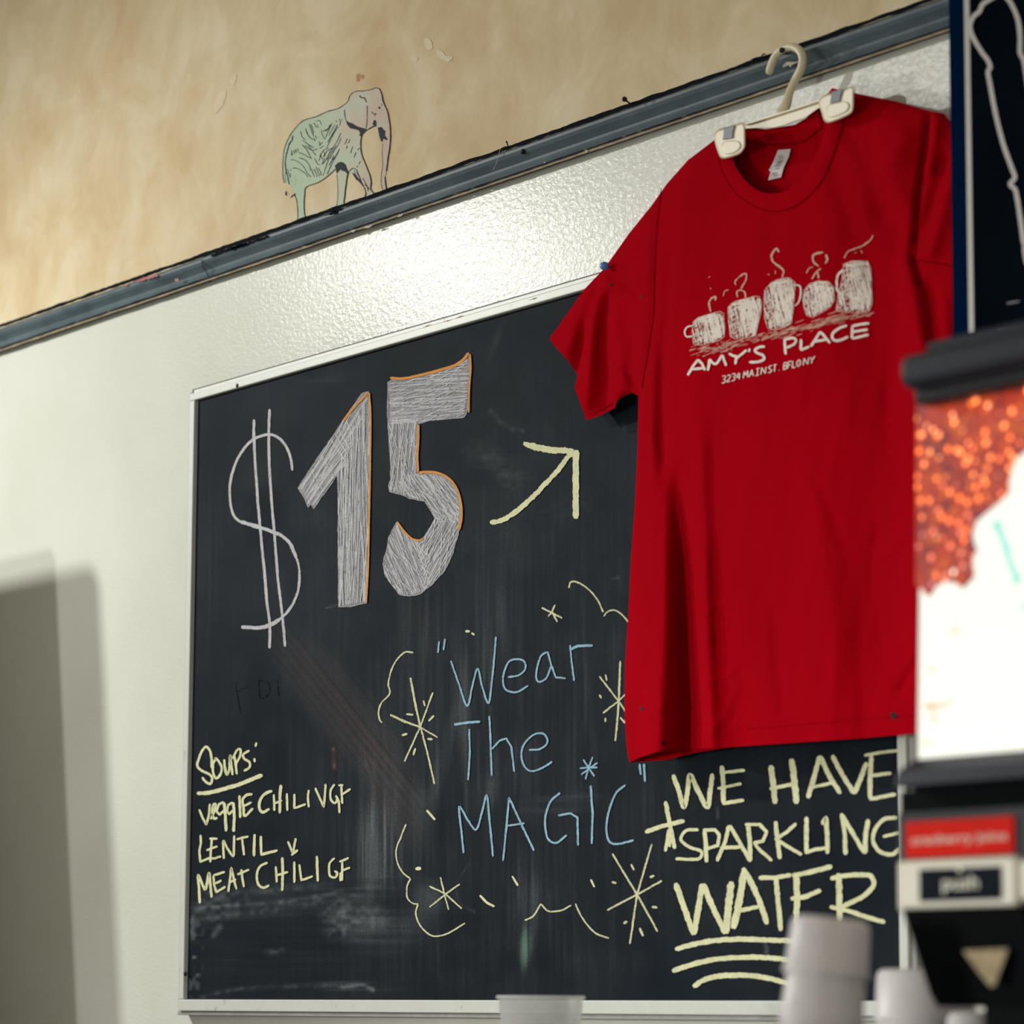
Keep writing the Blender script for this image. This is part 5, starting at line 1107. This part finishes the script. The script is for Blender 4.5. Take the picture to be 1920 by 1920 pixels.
# ------------------------------------------------------------------ plastic tumblers and cup
def tumbler(name, base, r_top, r_bot, h, tilt, label, group, mat=M_TUMB, rounding=.006):
    """upside-down tumbler, rim down at base"""
    r_ = empty(name, base, label, 'cup', group)
    ax = Vector((math.sin(tilt)*RT[0], math.sin(tilt)*RT[1], math.cos(tilt)))
    pr_ = [(.0001, h), (r_top-rounding, h), (r_top-rounding*.3, h-rounding*.3), (r_top, h-rounding), (r_bot, .0055), (r_bot+.0005, .005), (r_bot+.0006, .0), (r_bot-.0012, 0), (r_bot-.0012, .006), (r_top-.0015, h-rounding), (.0001, h-.0022)]
    v, f = lathevf(pr_, base, 36, ax); mesh('cup_wall', v, f, mat, r_, True)
    ring = [(r_bot+.0006, .0040), (r_bot+.0013, .003), (r_bot+.0013, .001), (r_bot+.0006, -.0001)]
    v, f = lathevf(ring, base, 36, ax); mesh('rim', v, f, mat, r_, True)
    return r_
def stack(px, py_top, dist, pitch, h, rt, rb_, tilt_top, label, grp):
    top = depth_at(px, py_top, dist); n = max(1, int(round((top[2]-h-CZ)/pitch)))+1
    pitch = (top[2]-h-CZ)/(n-1) if n > 1 else pitch
    hx, hy = 0.0, 0.0; xs = []
    t_ = 0
    for k in range(n):
        frac = k/(n-1) if n > 1 else 0
        ti = tilt_top*min(1, frac*1.4); xs.append((k, ti))
    shift = 0; pos = [0]
    for k, ti in xs[1:]: shift += math.sin(ti)*pitch; pos.append(shift)
    out = []
    names = ['topmost', 'second', 'third', 'fourth', 'fifth', 'sixth', 'seventh', 'eighth', 'ninth', 'tenth']
    for k, ti in xs:
        b = Vector((top[0], top[1], 0))+Vector((RT[0], RT[1], 0))*(pos[k]-pos[-1]-math.sin(ti)*h*.5); b.z = CZ+.0005+k*pitch
        j = n-1-k
        nm = names[j]+' from the top' if j else 'topmost'
        out.append(tumbler('plastic_tumbler', b, rt, rb_, h, ti, label % nm, grp))
stack(1553, 1722, 2.58, .0405, .0435, .0296, .0316, math.radians(6), 'frosted upside-down tumbler, %s of the tall stack left of the machine', 'upside-down tumblers in the tall stack')
stack(1734, 1818, 2.90, .0405, .0435, .0410, .0425, 0, 'frosted upside-down tumbler, %s of the short stack behind the nozzle', 'upside-down tumblers in the short stack')
p = depth_at(1832, 1897, 2.72); tumbler('plastic_tumbler', Vector((p[0], p[1], CZ)), .024, .032, p[2]-CZ, 0, 'small pale cup just showing under the black nozzle', None)
# deli cup, right way up
p = depth_at(1014, 1868, 3.75); R0 = 168/2/6400*3.75; zt_ = p[2]; h_ = zt_-CZ
dc = empty('deli_cup', (p[0], p[1], CZ), 'cloudy clear plastic cup below the chalkboard, only its rim showing', 'cup')
prc = [(.0001, 0), (R0*.72, 0), (R0*.74, .003), (R0*.90, h_-.020), (R0*.93, h_-.0185), (R0*.94, h_-.004), (R0*.975, h_-.002), (R0*.965, h_), (R0*.925, h_-.002), (R0*.92, h_-.018), (R0*.88, h_-.021), (R0*.72, .0035), (.0001, .002)]
v, f = lathevf(prc, (p[0], p[1], CZ+.0005), 48); mesh('cup_wall', v, f, M_DELI, dc, True)
v, f = lathevf([(R0*.97, h_-.004), (R0, h_-.003), (R0*1.005, h_-.001), (R0*.985, h_+.0006), (R0*.96, h_)], (p[0], p[1], CZ+.0005), 48); mesh('rim', v, f, M_DELI, dc, True)

# ------------------------------------------------------------------ unseen board added left of the view to cast the soft wall shadow
top_ = EYE+.93; xr_ = -5.15
co = empty('shadow_board', (-5.6, -.41, 0), 'tall grey board added out of view at left to cast the wall shadow', 'board')
def sb(z): return xr_+.15*(top_-z)
v = [(-6.2, -.425, .10), (sb(.10), -.425, .10), (sb(.10), -.395, .10), (-6.2, -.395, .10), (-6.2, -.425, top_), (xr_, -.425, top_), (xr_, -.395, top_), (-6.2, -.395, top_)]
mesh('panel', v, [(0, 3, 2, 1), (4, 5, 6, 7), (0, 1, 5, 4), (1, 2, 6, 5), (2, 3, 7, 6), (3, 0, 4, 7)], M_COOLER, co)
for xx in (-6.1, -5.15): box('foot', xx-.03, xx+.03, -.65, -.17, 0, .10, M_COOLER, co, b=.004)
